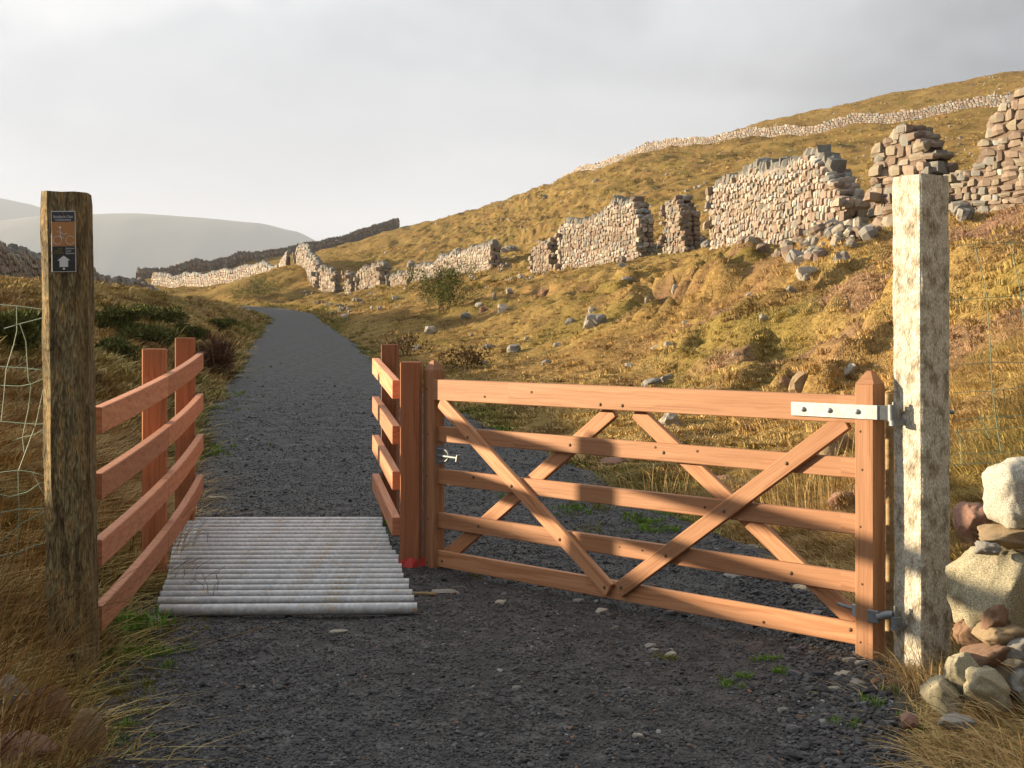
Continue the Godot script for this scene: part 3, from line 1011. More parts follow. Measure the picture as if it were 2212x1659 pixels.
func build_plants() -> void:
	var gb := "dark gorse bushes on the shaded bank"
	var spots := [[240, 715, 0.6, 0.34], [300, 740, 0.6, 0.3], [355, 752, 0.45, 0.3], [400, 735, 0.5, 0.28], [330, 700, 0.7, 0.3], [250, 780, 0.4, 0.28], [60, 745, 0.45, 0.4], [15, 765, 0.4, 0.4], [470, 712, 0.6, 0.26]]
	for k in spots.size():
		var p := ground_hit(spots[k][0], spots[k][1])
		bush("gorse_bush", "dark green gorse bush on the shaded bank beyond the signed post", Vector3(p.x, hgt(p.x, -p.z), p.z), Vector3(spots[k][2], spots[k][3], spots[k][2]), GORSE, 300 + k, 3400, gb)
	var p2 := ground_hit(960, 672)
	bush("gorse_bush", "bright green bush growing on sunlit bank below the low wall", Vector3(p2.x, hgt(p2.x, -p2.z), p2.z), Vector3(1.3, 1.5, 1.5), GORSE, 340, 9000, "")
	for s in [[540, 640, 2.0, 2.0], [565, 632, 2.2, 2.2], [590, 640, 1.8, 1.6], [520, 648, 1.5, 1.4]]:
		var p := ground_hit(s[0], s[1] + 4)
		bush("gorse_bush", "olive gorse bush on the sunlit knoll slope beside path bend", Vector3(p.x, hgt(p.x, -p.z), p.z), Vector3(s[2], s[3] * 0.8, s[2]), GORSE, 350 + int(s[0]), 1800, "gorse bushes on the knoll")
	var p3 := ground_hit(468, 822)
	bush("dead_shrub", "bare brown twiggy shrub on the verge past the curved railing", Vector3(p3.x, hgt(p3.x, -p3.z), p3.z), Vector3(0.45, 0.75, 0.5), Color(0.16, 0.09, 0.055), 371, 1600, "", true)
	for s in [[1010, 800, 0.5, 0.4], [880, 770, 0.6, 0.5]]:
		var p := ground_hit(s[0], s[1])
		bush("heather_clump", "brown heather clump on the verge at foot of sunlit bank", Vector3(p.x, hgt(p.x, -p.z), p.z), Vector3(s[2], s[3], s[2]), Color(0.15, 0.10, 0.045), 380 + int(s[0]), 900, "heather clumps along the verge")
	# long foreground grass
	var right := Vector3(0.9, 0, 0.25)
	long_tuft(Vector2(-1.95, 5.15), 420, 0.34, 0.62, 0.55, right, 501, "long arching dry grass in front of the signed post")
	long_tuft(Vector2(-1.62, 4.75), 300, 0.26, 0.42, 0.42, right, 502, "long dry grass stalks leaning over the gravel edge", 0.12)
	long_tuft(Vector2(-2.25, 6.1), 420, 0.36, 0.62, 0.45, right, 503, "tall rusty grass around the foot of signed post", 0.1)
	long_tuft(Vector2(-2.75, 7.4), 420, 0.5, 0.65, 0.3, right, 504, "tall rusty grass behind the sagging wire netting", 0.15)
	long_tuft(Vector2(-2.5, 9.2), 360, 0.5, 0.5, 0.25, right, 505, "tall rusty grass behind the curved railing", 0.2)
	long_tuft(Vector2(-2.1, 8.4), 200, 0.26, 0.28, 0.2, right, 506, "short brown grass under the curved railing", 0.2)
	long_tuft(Vector2(1.9, 5.2), 420, 0.34, 0.26, 0.3, Vector3(-0.6, 0, 0.3), 507, "dry straw grass in front of the stone heap", 0.05)
	long_tuft(Vector2(1.62, 4.85), 240, 0.26, 0.22, 0.3, Vector3(-0.8, 0, 0.2), 508, "flattened straw grass on the gravel edge by stones", 0.05)
	long_tuft(Vector2(1.66, 5.95), 160, 0.16, 0.3, 0.2, Vector3(-0.5, 0, 0.2), 509, "dry grass stalks around the foot of pale post", 0.1)
	long_tuft(Vector2(2.05, 10.6), 260, 0.55, 0.5, 0.2, Vector3(-0.4, 0, 0.1), 510, "pale dry grass behind the gate beside the ditch", 0.05)
	long_tuft(Vector2(1.1, 11.6), 140, 0.35, 0.38, 0.2, Vector3(-0.4, 0, 0.1), 511, "straw coloured grass clump in ditch behind gate", 0.05)
	long_tuft(Vector2(2.3, 5.6), 160, 0.2, 0.45, 0.25, Vector3(-0.5, 0, 0.3), 512, "upright dry grass growing through the stone heap", 0.1)
	# green sprigs on the gravel and verge
	var xf := []
	var cols := []
	var r := RandomNumberGenerator.new()
	r.seed = 91
	var green := func(u: float, v: float, n: int, w: float, s: float, c: Color):
		var p := ground_hit(u, v)
		for i in n:
			var x := p.x + r.randfn(0, w * 0.5)
			var d := -p.z + r.randfn(0, w * 0.8)
			var q := s * r.randf_range(0.5, 1.2)
			xf.append(Transform3D(Basis(Vector3.UP, r.randf() * TAU) * Basis.from_scale(Vector3(q, q, q)), Vector3(x, maxf(hgt(x, d), path_h(x, d)) - 0.004, -d)))
			var cc := c * r.randf_range(0.7, 1.3)
			cols.append(Color(cc.r, cc.g, cc.b))
	var lime := Color(0.14, 0.24, 0.03)
	var moss := Color(0.17, 0.17, 0.03)
	green.call(265, 1375, 70, 0.16, 0.10, Color(0.11, 0.26, 0.025))
	green.call(290, 1430, 60, 0.22, 0.05, lime)
	green.call(330, 1400, 40, 0.22, 0.04, moss)
	green.call(260, 1520, 50, 0.2, 0.04, moss)
	green.call(240, 1620, 40, 0.2, 0.04, lime)
	for g in [[450, 985, 40, 0.3], [435, 1000, 30, 0.25], [445, 890, 40, 0.5], [470, 860, 40, 0.5], [500, 800, 40, 0.7], [850, 1150, 20, 0.12], [910, 1020, 20, 0.25]]:
		green.call(g[0], g[1], g[2], g[3], 0.05, lime)
	for g in [[1230, 1120, 22], [1290, 1115, 20], [1380, 1145, 26], [1420, 1160, 26], [1450, 1120, 30], [1510, 1130, 26], [1240, 1080, 20], [1310, 1080, 20], [1180, 1070, 18], [1090, 1090, 18], [1060, 1060, 14], [1270, 1160, 12], [1560, 1140, 22], [1340, 1030, 18], [1480, 1060, 16]]:
		green.call(g[0], g[1], g[2], 0.18, 0.045, lime if g[2] % 4 else moss)
	for g in [[1690, 1478, 16], [1662, 1450, 12], [1565, 1505, 9], [1610, 1492, 9], [1760, 1530, 10], [1880, 1560, 16], [1830, 1600, 10], [1960, 1590, 16], [1440, 1443, 8], [1030, 1265, 8], [1925, 1520, 9]]:
		green.call(g[0], g[1], g[2], 0.05, 0.032, moss if g[2] == 8 else lime)
	for i in 420:                                            # a mossy rim along the path
		var d := exp(r.randf_range(log(10.0), log(90.0)))
		var side := r.randf() < 0.5
		var x := (look(EDGE_L, d) - r.randf_range(0.0, 0.3)) if side else (look(EDGE_R, d) + r.randf_range(0.0, 0.35))
		var q := r.randf_range(0.04, 0.09)
		xf.append(Transform3D(Basis(Vector3.UP, r.randf() * TAU) * Basis.from_scale(Vector3(q * 1.8, q, q * 1.8)), Vector3(x, maxf(hgt(x, d), look(EDGE_H, d) - 0.06), -d)))
		cols.append(Color(0.15, 0.19, 0.035))
	scatter("green_grass", "small bright green grass sprigs dotted over the gravel and its edges", [tuft_mesh(5, 16, 0.6, 0.6, 0.11), tuft_mesh(6, 14, 0.5, 0.8, 0.12)], xf, cols, M.blade)

# ------------------------------------------------------------------ loose stones
func stone_thing(called: String, label: String, at: Vector3, size: Vector3, m: Material, sd: int, group: String, turn := Vector3.ZERO, n := 4, boxy := 3.2, rough := 0.22) -> void:
	var o := part(called, rock_mesh(sd, n, boxy, rough, n > 6, 0.06 if n > 6 else 0.0, 11 if n > 6 else 5, 0.66 if n > 6 else 0.78), m, self, Transform3D(Basis.from_euler(turn) * Basis.from_scale(size * 0.5), at))
	tag(o, label, "stone", group)

func build_stones() -> void:
	var r := RandomNumberGenerator.new()
	r.seed = 55
	# u, v (foot), width, height on the survey sheet; tone
	var A := [[1290, 703, 48, 30, 0], [1651, 693, 20, 17, 1], [1358, 611, 30, 16, 0], [1417, 753, 22, 9, 1], [1447, 751, 28, 13, 1], [1362, 793, 24, 9, 1], [1407, 832, 42, 17, 0], [1444, 822, 34, 14, 0], [1537, 841, 17, 8, 1],
		[1696, 838, 28, 28, 3], [1745, 602, 44, 34, 1], [1742, 612, 20, 24, 0], [1820, 566, 36, 28, 0], [1709, 634, 20, 20, 0], [1398, 655, 11, 16, 1], [1279, 680, 14, 17, 1], [1458, 632, 14, 20, 1], [1594, 688, 34, 9, 3], [1502, 824, 14, 7, 1], [1775, 720, 11, 10, 2],
		[1035, 665, 20, 14, 1], [1045, 674, 20, 13, 2], [1086, 677, 24, 24, 1], [1007, 688, 22, 17, 0], [1067, 649, 8, 24, 1], [1183, 636, 32, 14, 3], [932, 722, 28, 20, 1], [875, 742, 22, 14, 0], [900, 757, 20, 14, 0], [1019, 728, 9, 9, 1], [1056, 755, 28, 14, 0], [1108, 760, 30, 20, 0], [1282, 710, 40, 28, 1], [1232, 702, 20, 17, 0],
		[1138, 735, 12, 9, 1], [1206, 750, 20, 12, 1], [1181, 790, 26, 14, 0], [1043, 788, 14, 10, 0], [820, 670, 11, 11, 1], [711, 663, 14, 11, 1], [749, 694, 7, 6, 1], [889, 577, 17, 17, 1], [957, 565, 22, 18, 0], [1101, 636, 14, 17, 1], [1003, 562, 20, 10, 0], [1279, 676, 16, 16, 1], [1596, 405, 22, 12, 0], [1288, 395, 16, 9, 0], [1395, 420, 14, 8, 0], [1300, 470, 24, 12, 0], [1100, 545, 40, 18, 0], [1180, 430, 18, 10, 0], [1590, 770, 14, 8, 1], [1480, 700, 12, 9, 1], [1380, 700, 11, 8, 1], [1540, 640, 12, 10, 2], [1620, 640, 14, 9, 1]]
	var tones := [M.grey_stone, M.pale_stone, M.pink_stone, M.brown_stone]
	var names := ["grey stone half sunk in the grass of the sunlit hillside", "pale stone catching the sun in the hillside grass", "pinkish stone lying on the sunlit hillside grass", "dark brown stone bedded in the sunlit hillside grass"]
	for k in A.size():
		var a: Array = A[k]
		var p := ground_hit(a[0], a[1])
		var s := -p.z / 3200.0
		var w: float = a[2] * s
		var h: float = a[3] * s
		stone_thing("hillside_stone", names[a[4]], p + Vector3(0, h * 0.28, -w * 0.3), Vector3(w, h * 1.15, w * r.randf_range(0.6, 0.9)), tones[a[4]], 700 + k, "stones on the sunlit hillside", Vector3(r.randf_range(-0.2, 0.2), r.randf_range(-0.6, 0.6), r.randf_range(-0.35, 0.35)))
	# named stones behind the gate
	var q := ground_hit(1738, 842)
	stone_thing("angular_stone", "tall angular tan stone standing on bank behind gate hinge", q + Vector3(0, 0.05, -0.1), Vector3(0.30, 0.24, 0.22), M.tan_stone, 801, "", Vector3(0, 0.3, 0.55), 3, 5.0, 0.2)
	q = ground_hit(1828, 812)
	stone_thing("slate_slab", "thin slanting slate slab on the bank above the hinge", q + Vector3(0, 0.04, 0), Vector3(0.24, 0.035, 0.14), M.pale_stone, 802, "", Vector3(0.2, 0.2, 0.75), 3, 6.0, 0.1)
	q = ground_hit(1450, 925)
	stone_thing("pale_boulder", "pale pointed boulder seen between gate rails under the top rail", q + Vector3(0, 0.07, -0.08), Vector3(0.20, 0.20, 0.2), M.pale_stone, 803, "", Vector3(0, 0.5, 0.5), 4, 3.0, 0.25)
	q = ground_hit(1812, 985)
	stone_thing("round_boulder", "round grey boulder on bank between gate rails near hinge stile", q + Vector3(0, 0.06, -0.1), Vector3(0.30, 0.24, 0.26), M.tan_stone, 804, "", Vector3(0, 0.2, 0.1), 8, 2.6, 0.18)
	q = ground_hit(1820, 1100)
	stone_thing("pink_boulder", "pinkish boulder at bank foot between lower gate rails", q + Vector3(0, 0.05, -0.06), Vector3(0.19, 0.16, 0.18), M.pink_stone, 805, "", Vector3(0, 0.7, 0.1), 8, 2.6, 0.22)
	for a in [[1660, 1245, 60, 45, 2], [1740, 1290, 50, 40, 1], [1590, 1270, 36, 22, 0], [1630, 1190, 30, 18, 0], [1500, 1175, 22, 14, 1], [1780, 1130, 40, 26, 3], [1760, 1250, 40, 16, 3], [1570, 1040, 40, 16, 2], [1330, 1000, 60, 18, 2], [1640, 1040, 30, 16, 3]]:
		var p := ground_hit(a[0], a[1])
		var s := -p.z / 3200.0
		stone_thing("ditch_stone", "stone lying in the ditch behind the lower gate rails", p + Vector3(0, a[3] * s * 0.25, 0), Vector3(a[2] * s, a[3] * s, a[2] * s * 0.8), tones[a[4]], 820 + int(a[0]), "stones in the ditch behind the gate", Vector3(0, r.randf() * 3.0, r.randf_range(-0.2, 0.2)), 5)
	# tumbled rubble under the broken walls
	var heaps := [[1850, 470, 55, 30, 26, 30], [1780, 500, 80, 28, 34, 26], [1690, 515, 55, 22, 22, 26], [1750, 545, 60, 20, 16, 26], [1890, 430, 30, 28, 12, 26], [1410, 530, 26, 14, 12, 20], [1350, 552, 30, 12, 12, 18], [1518, 520, 18, 14, 8, 20], [1165, 572, 30, 9, 12, 14], [1080, 566, 24, 8, 10, 12], [2080, 455, 22, 22, 9, 30], [735, 655, 26, 9, 16, 9], [775, 642, 18, 7, 10, 9], [660, 625, 18, 6, 8, 8], [690, 645, 12, 6, 6, 8]]
	var kk := 0
	for h in heaps:
		for i in h[4]:
			var u: float = h[0] + r.randfn(0, h[2] * 0.5)
			var v: float = h[1] + r.randfn(0, h[3] * 0.5)
			var p := ground_hit(u, v + 12)
			var s := clampf(-p.z, 20.0, 140.0) / 3200.0
			var w: float = h[5] * s * r.randf_range(0.5, 1.35)
			var up: float = maxf(0.0, 1.0 - absf(u - h[0]) / h[2]) * h[3] * s * r.randf_range(0.0, 0.55)
			var o := part("rubble_stone", rocks[r.randi() % rocks.size()], [M.grey_stone, M.grey_stone, stone_mats[0], stone_mats[1], M.pale_stone, stone_mats[4]][r.randi() % 6], self, Transform3D(Basis.from_euler(Vector3(r.randf() * 3, r.randf() * 6, r.randf() * 3)) * Basis.from_scale(Vector3(w, w * r.randf_range(0.5, 0.8), w * r.randf_range(0.6, 0.9)) * 0.55), p + Vector3(0, up + w * 0.12, 0)))
			tag(o, "tumbled stone in the rubble fallen from the broken wall", "stone", "rubble under the broken walls")
			kk += 1
	# heap of stones beside the pale post
	var heap := [["big rounded pale boulder on top of stone heap by pale post", 2136, 2270, 996, 1136, 3.10, M.lichen_boulder, 2.7, 0.07],
		["flat rusty slab under the big pale boulder", 2105, 2270, 1128, 1186, 3.10, M.tan_stone, 5.0, 0.15],
		["large mossy lichen-spotted stone in the heap by pale post", 2080, 2270, 1178, 1358, 3.12, M.mossy_stone, 3.6, 0.15],
		["brown wedge stone under the mossy stone", 2064, 2150, 1330, 1402, 3.14, M.brown_stone, 4.0, 0.2],
		["smooth tan slab beneath the mossy stone", 2100, 2230, 1350, 1400, 3.02, M.tan_stone, 4.5, 0.15],
		["flat brown stone bridging lower stones of heap", 2077, 2180, 1390, 1442, 3.0, M.brown_stone, 5.0, 0.12],
		["upright round tan stone low in the heap", 2036, 2121, 1404, 1500, 2.98, M.mossy_stone, 2.8, 0.14],
		["leaning tan stone at front of heap", 2086, 2176, 1446, 1532, 2.93, M.mossy_stone, 3.6, 0.13],
		["low greenish-tan stone beside foot of pale post", 1995, 2078, 1463, 1538, 2.97, M.mossy_stone, 3.0, 0.16],
		["bluish flat slate lying before the heap", 2030, 2104, 1545, 1574, 2.80, M.grey_stone, 5.0, 0.12],
		["small reddish stone on gravel edge", 1942, 1980, 1540, 1574, 2.86, M.pink_stone, 3.0, 0.2],
		["pinkish boulder behind the wire netting", 2056, 2132, 1090, 1180, 4.3, M.pink_stone, 3.0, 0.13],
		["small brown wedge packed under the mossy stone", 2120, 2180, 1312, 1368, 3.02, M.brown_stone, 4.0, 0.14],
		["small grey wedge packed beside the tan slab", 2170, 2240, 1372, 1420, 2.98, M.grey_stone, 4.0, 0.14],
		["squarish tan stone wedged between lower heap stones", 2118, 2196, 1436, 1494, 3.0, M.tan_stone, 4.5, 0.14],
		["grey corner stone at the outer foot of heap", 2168, 2250, 1450, 1536, 2.96, M.grey_stone, 3.6, 0.14],
		["small flat stone filling the gap under the rusty slab", 2108, 2160, 1170, 1200, 3.05, M.grey_stone, 5.0, 0.12],
		["dark brown filler stone deep in the heap", 2120, 2260, 1395, 1500, 3.15, M.grey_stone, 3.5, 0.2]]
	for k in heap.size():
		var a: Array = heap[k]
		var c := P((a[1] + a[2]) * 0.5, (a[3] + a[4]) * 0.5, a[5])
		var sx: float = (a[2] - a[1]) / 1720.0 * a[5]
		var sy: float = (a[4] - a[3]) / 1720.0 * a[5]
		stone_thing("heap_stone", a[0], c, Vector3(sx * 1.04, sy * 1.06, clampf((sx + sy) * 0.55, 0.08, 0.4)), a[6], 900 + k, "", Vector3(0, r.randf_range(-0.3, 0.3), r.randf_range(-0.1, 0.1)), 16, a[7], a[8])
	# moss on the big stone, as small clumps
	# stones in the grass at the other verge
	var front := [["rounded brown stone in long grass by the signed post", 60, 145, 1480, 1610, 2.9, M.brown_stone], ["pale upright slab in the long grass at gravel edge", 142, 226, 1530, 1659, 2.75, M.tan_stone], ["broad pinkish stone at the foot of long grass", -40, 130, 1585, 1700, 2.68, M.pink_stone], ["grey stone deep in the long grass", -40, 70, 1460, 1600, 3.0, M.grey_stone]]
	for k in front.size():
		var a: Array = front[k]
		var c := P((a[1] + a[2]) * 0.5, (a[3] + a[4]) * 0.5, a[5])
		var sx: float = (a[2] - a[1]) / 1720.0 * a[5]
		var sy: float = (a[4] - a[3]) / 1720.0 * a[5]
		stone_thing("verge_stone", a[0], c, Vector3(sx, sy, sx * 0.8), a[6], 950 + k, "", Vector3(0, 0.3 * k, 0.1), 10, 3.2, 0.2)
	# pale slate pieces one can pick out on the gravel
	var flat := [[1162, 1283, 34, 9], [1080, 1330, 24, 8], [1012, 1258, 26, 9], [960, 1300, 60, 12], [728, 1388, 34, 12], [1450, 1350, 28, 10], [1250, 1322, 24, 8], [1300, 1345, 26, 8], [1405, 1425, 26, 8], [1412, 1432, 20, 8], [1450, 1438, 22, 9], [1330, 1380, 16, 6], [1590, 1265, 34, 18], [1820, 1480, 26, 14], [1850, 1500, 40, 14], [1880, 1440, 36, 20], [1800, 1520, 22, 9], [1905, 1535, 24, 10], [1775, 1600, 18, 9], [1860, 1460, 24, 10], [1835, 1450, 18, 10], [350, 1362, 60, 9], [470, 1090, 44, 10], [1240, 1290, 18, 7], [1690, 1570, 20, 7], [1380, 1630, 24, 6], [1115, 1520, 16, 6]]
	for k in flat.size():
		var a: Array = flat[k]
		var p := ground_hit(a[0], a[1])
		var s := -p.z / 3200.0
		p.y = maxf(p.y, path_h(p.x, -p.z))
		stone_thing("slate_piece", "loose flat grey slate piece lying on the dark gravel", p + Vector3(0, 0.004, 0), Vector3(a[2] * s, 0.022, a[3] * s * 3.2), [M.grey_stone, M.pale_stone, M.grey_stone][k % 3], 970 + k, "loose slate pieces on the gravel", Vector3(r.randf_range(-0.1, 0.1), r.randf() * 3.0, r.randf_range(-0.1, 0.1)), 3, 4.5, 0.2)

func build_far_stones() -> void:
	var xf := []
	var cols := []
	var r := RandomNumberGenerator.new()
	r.seed = 68
	for i in 900:
		var d := exp(r.randf_range(log(60.0), log(300.0)))
		var x := tan(r.randf_range(-0.12, 0.40)) * d
		if d < 140 and x < look(EDGE_R, d) + 1.0:
			continue
		var s := r.randf_range(0.04, 0.12) + 0.0006 * d * r.randf()
		xf.append(Transform3D(Basis.from_euler(Vector3(r.randf_range(-0.5, 0.5), r.randf() * TAU, r.randf_range(-0.5, 0.5))) * Basis.from_scale(Vector3(s * 1.2, s * 0.7, s)), Vector3(x, hgt(x, d) + s * 0.15, -d)))
		var k := r.randf_range(0.7, 1.2)
		cols.append(Color(0.33 * k, 0.315 * k, 0.28 * k))
	scatter("scattered_stones", "small grey stones strewn through the hillside grass", [rocks[0], rocks[2], rocks[5]], xf, cols, mm_stone_mat, "stones")

func build_chips() -> void:
	var xf := []
	var cols := []
	var r := RandomNumberGenerator.new()
	r.seed = 66
	for i in 150000:
		var d := exp(r.randf_range(log(4.7), log(45.0)))
		var l := look(EDGE_L, d)
		var rr := look(EDGE_R, d)
		var x := lerpf(l, rr, r.randf())
		if d > 11.0 and r.randf() < smoothstep(7.0, 28.0, d):
			continue
		var q := r.randf()
		var s := 0.003 + 0.005 * q * q + (0.012 * r.randf() if r.randf() < 0.03 else 0.0)
		s *= 0.85 + 0.012 * maxf(0.0, d - 8.0)
		if x > 0.9 * rr - 0.25 and d < 9.0:
			s *= 1.0 + 1.5 * r.randf()
		var y := path_h(x, d) + s * 0.3
		var c := Color(0.047, 0.047, 0.049).lerp(Color(0.12, 0.12, 0.122), pow(r.randf(), 2.5))
		var pick := r.randf()
		if pick < 0.009:
			c = Color(0.22, 0.12, 0.07)
		elif pick < 0.018:
			c = Color(0.26, 0.26, 0.26)
		xf.append(Transform3D(Basis.from_euler(Vector3(r.randf_range(-0.5, 0.5), r.randf() * TAU, r.randf_range(-0.5, 0.5))) * Basis.from_scale(Vector3(s * 1.3, s * 0.55, s)), Vector3(x, y, -d)))
		cols.append(c)
	scatter("gravel", "loose dark slate gravel covering the path", [rocks[1], rocks[3]], xf, cols, M.chip, "gravel")

# ------------------------------------------------------------------ posts, gate, railings
func post_mesh(sections: Array, height: float, rings: int, sd: int, jitter: float, lean: Vector3) -> ArrayMesh:
	var nz := FastNoiseLite.new()
	nz.seed = sd
	nz.frequency = 1.0
	nz.fractal_octaves = 3
	var st := begin(false)
	var n := sections.size()
	var all := []
	for k in rings + 1:
		var t := float(k) / rings
		var row := []
		for i in n:
			var p: Vector2 = sections[i]
			var f := 1.0 + jitter * nz.get_noise_3d(p.x * 12.0, t * height * 4.0, p.y * 12.0) * 2.0
			if k == rings:
				f *= 0.97
			row.append(Vector3(p.x * f, t * height - 0.15 + (jitter * 0.25 * nz.get_noise_2d(p.x * 30.0, p.y * 30.0) if k == rings else 0.0), p.y * f) + lean * t)
		all.append(row)
	for k in rings:
		for i in n:
			var j := (i + 1) % n
			quad(st, all[k][i], all[k][j], all[k + 1][j], all[k + 1][i])
	var c := Vector3(0, height - 0.15 + 0.004, 0) + lean
	for i in n:
		for p in [all[rings][i], all[rings][(i + 1) % n], c]:
			st.add_vertex(p)
	return mk(st)

func square_section(half: float, ch: float, per := 2) -> Array:
	var c := [Vector2(half - ch, half), Vector2(half, half - ch), Vector2(half, -half + ch), Vector2(half - ch, -half), Vector2(-half + ch, -half), Vector2(-half, -half + ch), Vector2(-half, half - ch), Vector2(-half + ch, half)]
	var o := []
	for i in 8:
		for k in per:
			o.append(c[i].lerp(c[(i + 1) % 8], float(k) / per))
	o.reverse()
	return o

func build_posts() -> void:
	# signed post
	var at := P(160, 1454, 3.37)
	var root := thing("signed_post", "tall weathered brown timber post carrying a cycle route sign", "post", Vector3(at.x, 0, at.z))
	part("post", post_mesh(square_section(0.096, 0.04), 2.18, 44, 21, 0.035, Vector3(-0.033, 0, 0)), M.old_post, root, Transform3D(Basis(Vector3.UP, 0.06), Vector3.ZERO))
	# sign
	var sg := thing("route_sign", "small dark and orange cycle route sign with white arrow on post", "sign", P(134, 587, 3.30))
	sg.rotation = Vector3(0, 0.06, 0.016)
	sg.position.z = at.z + 0.1015
	var W := 0.100
	var H := 0.254
	part("plate", bevel_box(Vector3(W, H, 0.003), 0.001), M.sign_white, sg, Transform3D(Basis.IDENTITY, Vector3(0, H / 2, 0)))
	var y1 := H * 0.823
	var y2 := H * 0.422
	var front := 0.0022
	var panel := func(called: String, a: float, b: float, m: Material):
		part(called, bevel_box(Vector3(W - 0.006, b - a, 0.001), 0.0003), m, sg, Transform3D(Basis.IDENTITY, Vector3(0, (a + b) / 2, front - 0.0002)))
	panel.call("header_panel", y1, H - 0.003, M.sign_dark)
	panel.call("cycle_panel", y2 + 0.0005, y1 - 0.0005, M.sign_orange)
	panel.call("arrow_panel", 0.003, y2, M.sign_black)
	var f := front + 0.0006
	var word := func(t: String, size: float, x: float, y: float, al: int, serif: bool, m: Material):
		var tm := TextMesh.new()
		tm.text = t
		var sf := SystemFont.new()
		sf.font_names = PackedStringArray(["Droid Serif" if serif else "Droid Sans"])
		tm.font = sf
		tm.font_size = 32
		tm.pixel_size = size / 32.0
		tm.depth = 0.0006
		tm.horizontal_alignment = al
		part("lettering", tm, m, sg, Transform3D(Basis.IDENTITY, Vector3(x, y, f)))
	word.call("Bealach Glas", 0.0135, 0.0, H * 0.905, HORIZONTAL_ALIGNMENT_CENTER, true, M.sign_white)
	word.call("Greenway", 0.0135, 0.0, H * 0.855, HORIZONTAL_ALIGNMENT_CENTER, true, M.sign_white)
	word.call("National", 0.0095, 0.008, H * 0.385, HORIZONTAL_ALIGNMENT_LEFT, false, M.sign_white)
	word.call("Cycle", 0.0095, 0.008, H * 0.345, HORIZONTAL_ALIGNMENT_LEFT, false, M.sign_white)
	word.call("Network", 0.0095, 0.008, H * 0.305, HORIZONTAL_ALIGNMENT_LEFT, false, M.sign_white)
	part("emblem", dome_mesh(0.0035, 0.0008), M.sign_ochre, sg, Transform3D(Basis.IDENTITY, Vector3(0, H * 0.962, f - 0.0003)))
	for k in 3:
		part("emblem", bevel_box(Vector3([0.018, 0.032, 0.05][k], 0.004, 0.0006), 0.0002), M.sign_ochre, sg, Transform3D(Basis.IDENTITY, Vector3(-0.006 - [0.009, 0.016, 0.02][k], H * (0.382 - 0.035 * k), f)))
	var line := func(called: String, pts: Array, wd: float):
		var q := []
		for p in pts:
			q.append(Vector3(p[0], p[1], f))
		part(called, tube_mesh(q, wd, 5), M.sign_white, sg, Transform3D(Basis.from_scale(Vector3(1, 1, 1)), Vector3(0, 0, 0)))
	var ring := func(cx: float, cy: float, rr: float, a0: float, a1: float):
		var q := []
		for k in 21:
			var a := lerpf(a0, a1, k / 20.0)
			q.append([cx + cos(a) * rr, cy + sin(a) * rr])
		line.call("wheel", q, 0.0011)
	ring.call(-0.0245, H * 0.522, 0.0172, 0.0, TAU)
	ring.call(0.0270, H * 0.520, 0.0178, 0.55, TAU - 0.35)
	line.call("bicycle_frame", [[-0.015, H * 0.575], [-0.004, H * 0.572], [0.003, H * 0.555], [-0.002, H * 0.53]], 0.0011)
	line.call("rider_body", [[-0.013, H * 0.70], [-0.012, H * 0.64], [-0.0125, H * 0.58]], 0.0016)
	line.call("rider_leg", [[-0.012, H * 0.585], [-0.006, H * 0.56], [-0.008, H * 0.53]], 0.0013)
	line.call("rider_arm", [[-0.012, H * 0.66], [-0.004, H * 0.625], [0.004, H * 0.61], [0.010, H * 0.635], [0.016, H * 0.62]], 0.0011)
	line.call("rider_arm", [[-0.026, H * 0.665], [-0.017, H * 0.65]], 0.0011)
	part("rider_head", dome_mesh(0.0052, 0.0012), M.sign_white, sg, Transform3D(Basis.IDENTITY, Vector3(-0.013, H * 0.73, f - 0.0003)))
	var ar := begin()
	var pl := [[-0.0175, 0.025], [0.0175, 0.025], [0.0175, 0.052], [0.027, 0.052], [0, 0.072], [-0.027, 0.052], [-0.0175, 0.052]]
	var tri := Geometry2D.triangulate_polygon(PackedVector2Array(pl.map(func(p): return Vector2(p[0], p[1]))))
	for z in [0.0, 0.0006]:
		for i in range(0, tri.size(), 3):
			for k in [0, 1, 2]:
				var p: Array = pl[tri[i + k]]
				ar.add_vertex(Vector3(p[0], p[1] - 0.004, f + z))
	part("arrow", mk(ar), M.sign_white, sg)
	part("emblem", dome_mesh(0.005, 0.0008), M.sign_white, sg, Transform3D(Basis.IDENTITY, Vector3(0, 0.0135, f - 0.0003)))
	# pale hanging post
	var hp := thing("hanging_post", "tall pale lichen-bleached square post holding the gate hinges", "post", Vector3(1.815, 0, -6.55))
	part("post", post_mesh(square_section(0.088, 0.008), 2.28, 50, 22, 0.03, Vector3(-0.012, 0, 0)), M.pale_post, hp, Transform3D(Basis(Vector3.UP, deg_to_rad(30.0)), Vector3.ZERO))
	part("bolt_end", tube_mesh([Vector3(0.05, 1.09, -0.06), Vector3(0.155, 1.085, -0.05)], 0.009, 8), M.galv_dull_shade, hp)
	# thin stake between gate and post
	var sk := part("thin_stake", tube_mesh([Vector3(0, -0.15, 0), Vector3(0.006, 0.5, 0), Vector3(0.002, 1.16, 0)], 0.019, 10), M.old_wood, self, Transform3D(Basis.IDENTITY, Vector3(1.735, 0, -6.82)))
	tag(sk, "thin round greenish stake in gap between gate and pale post", "stake")

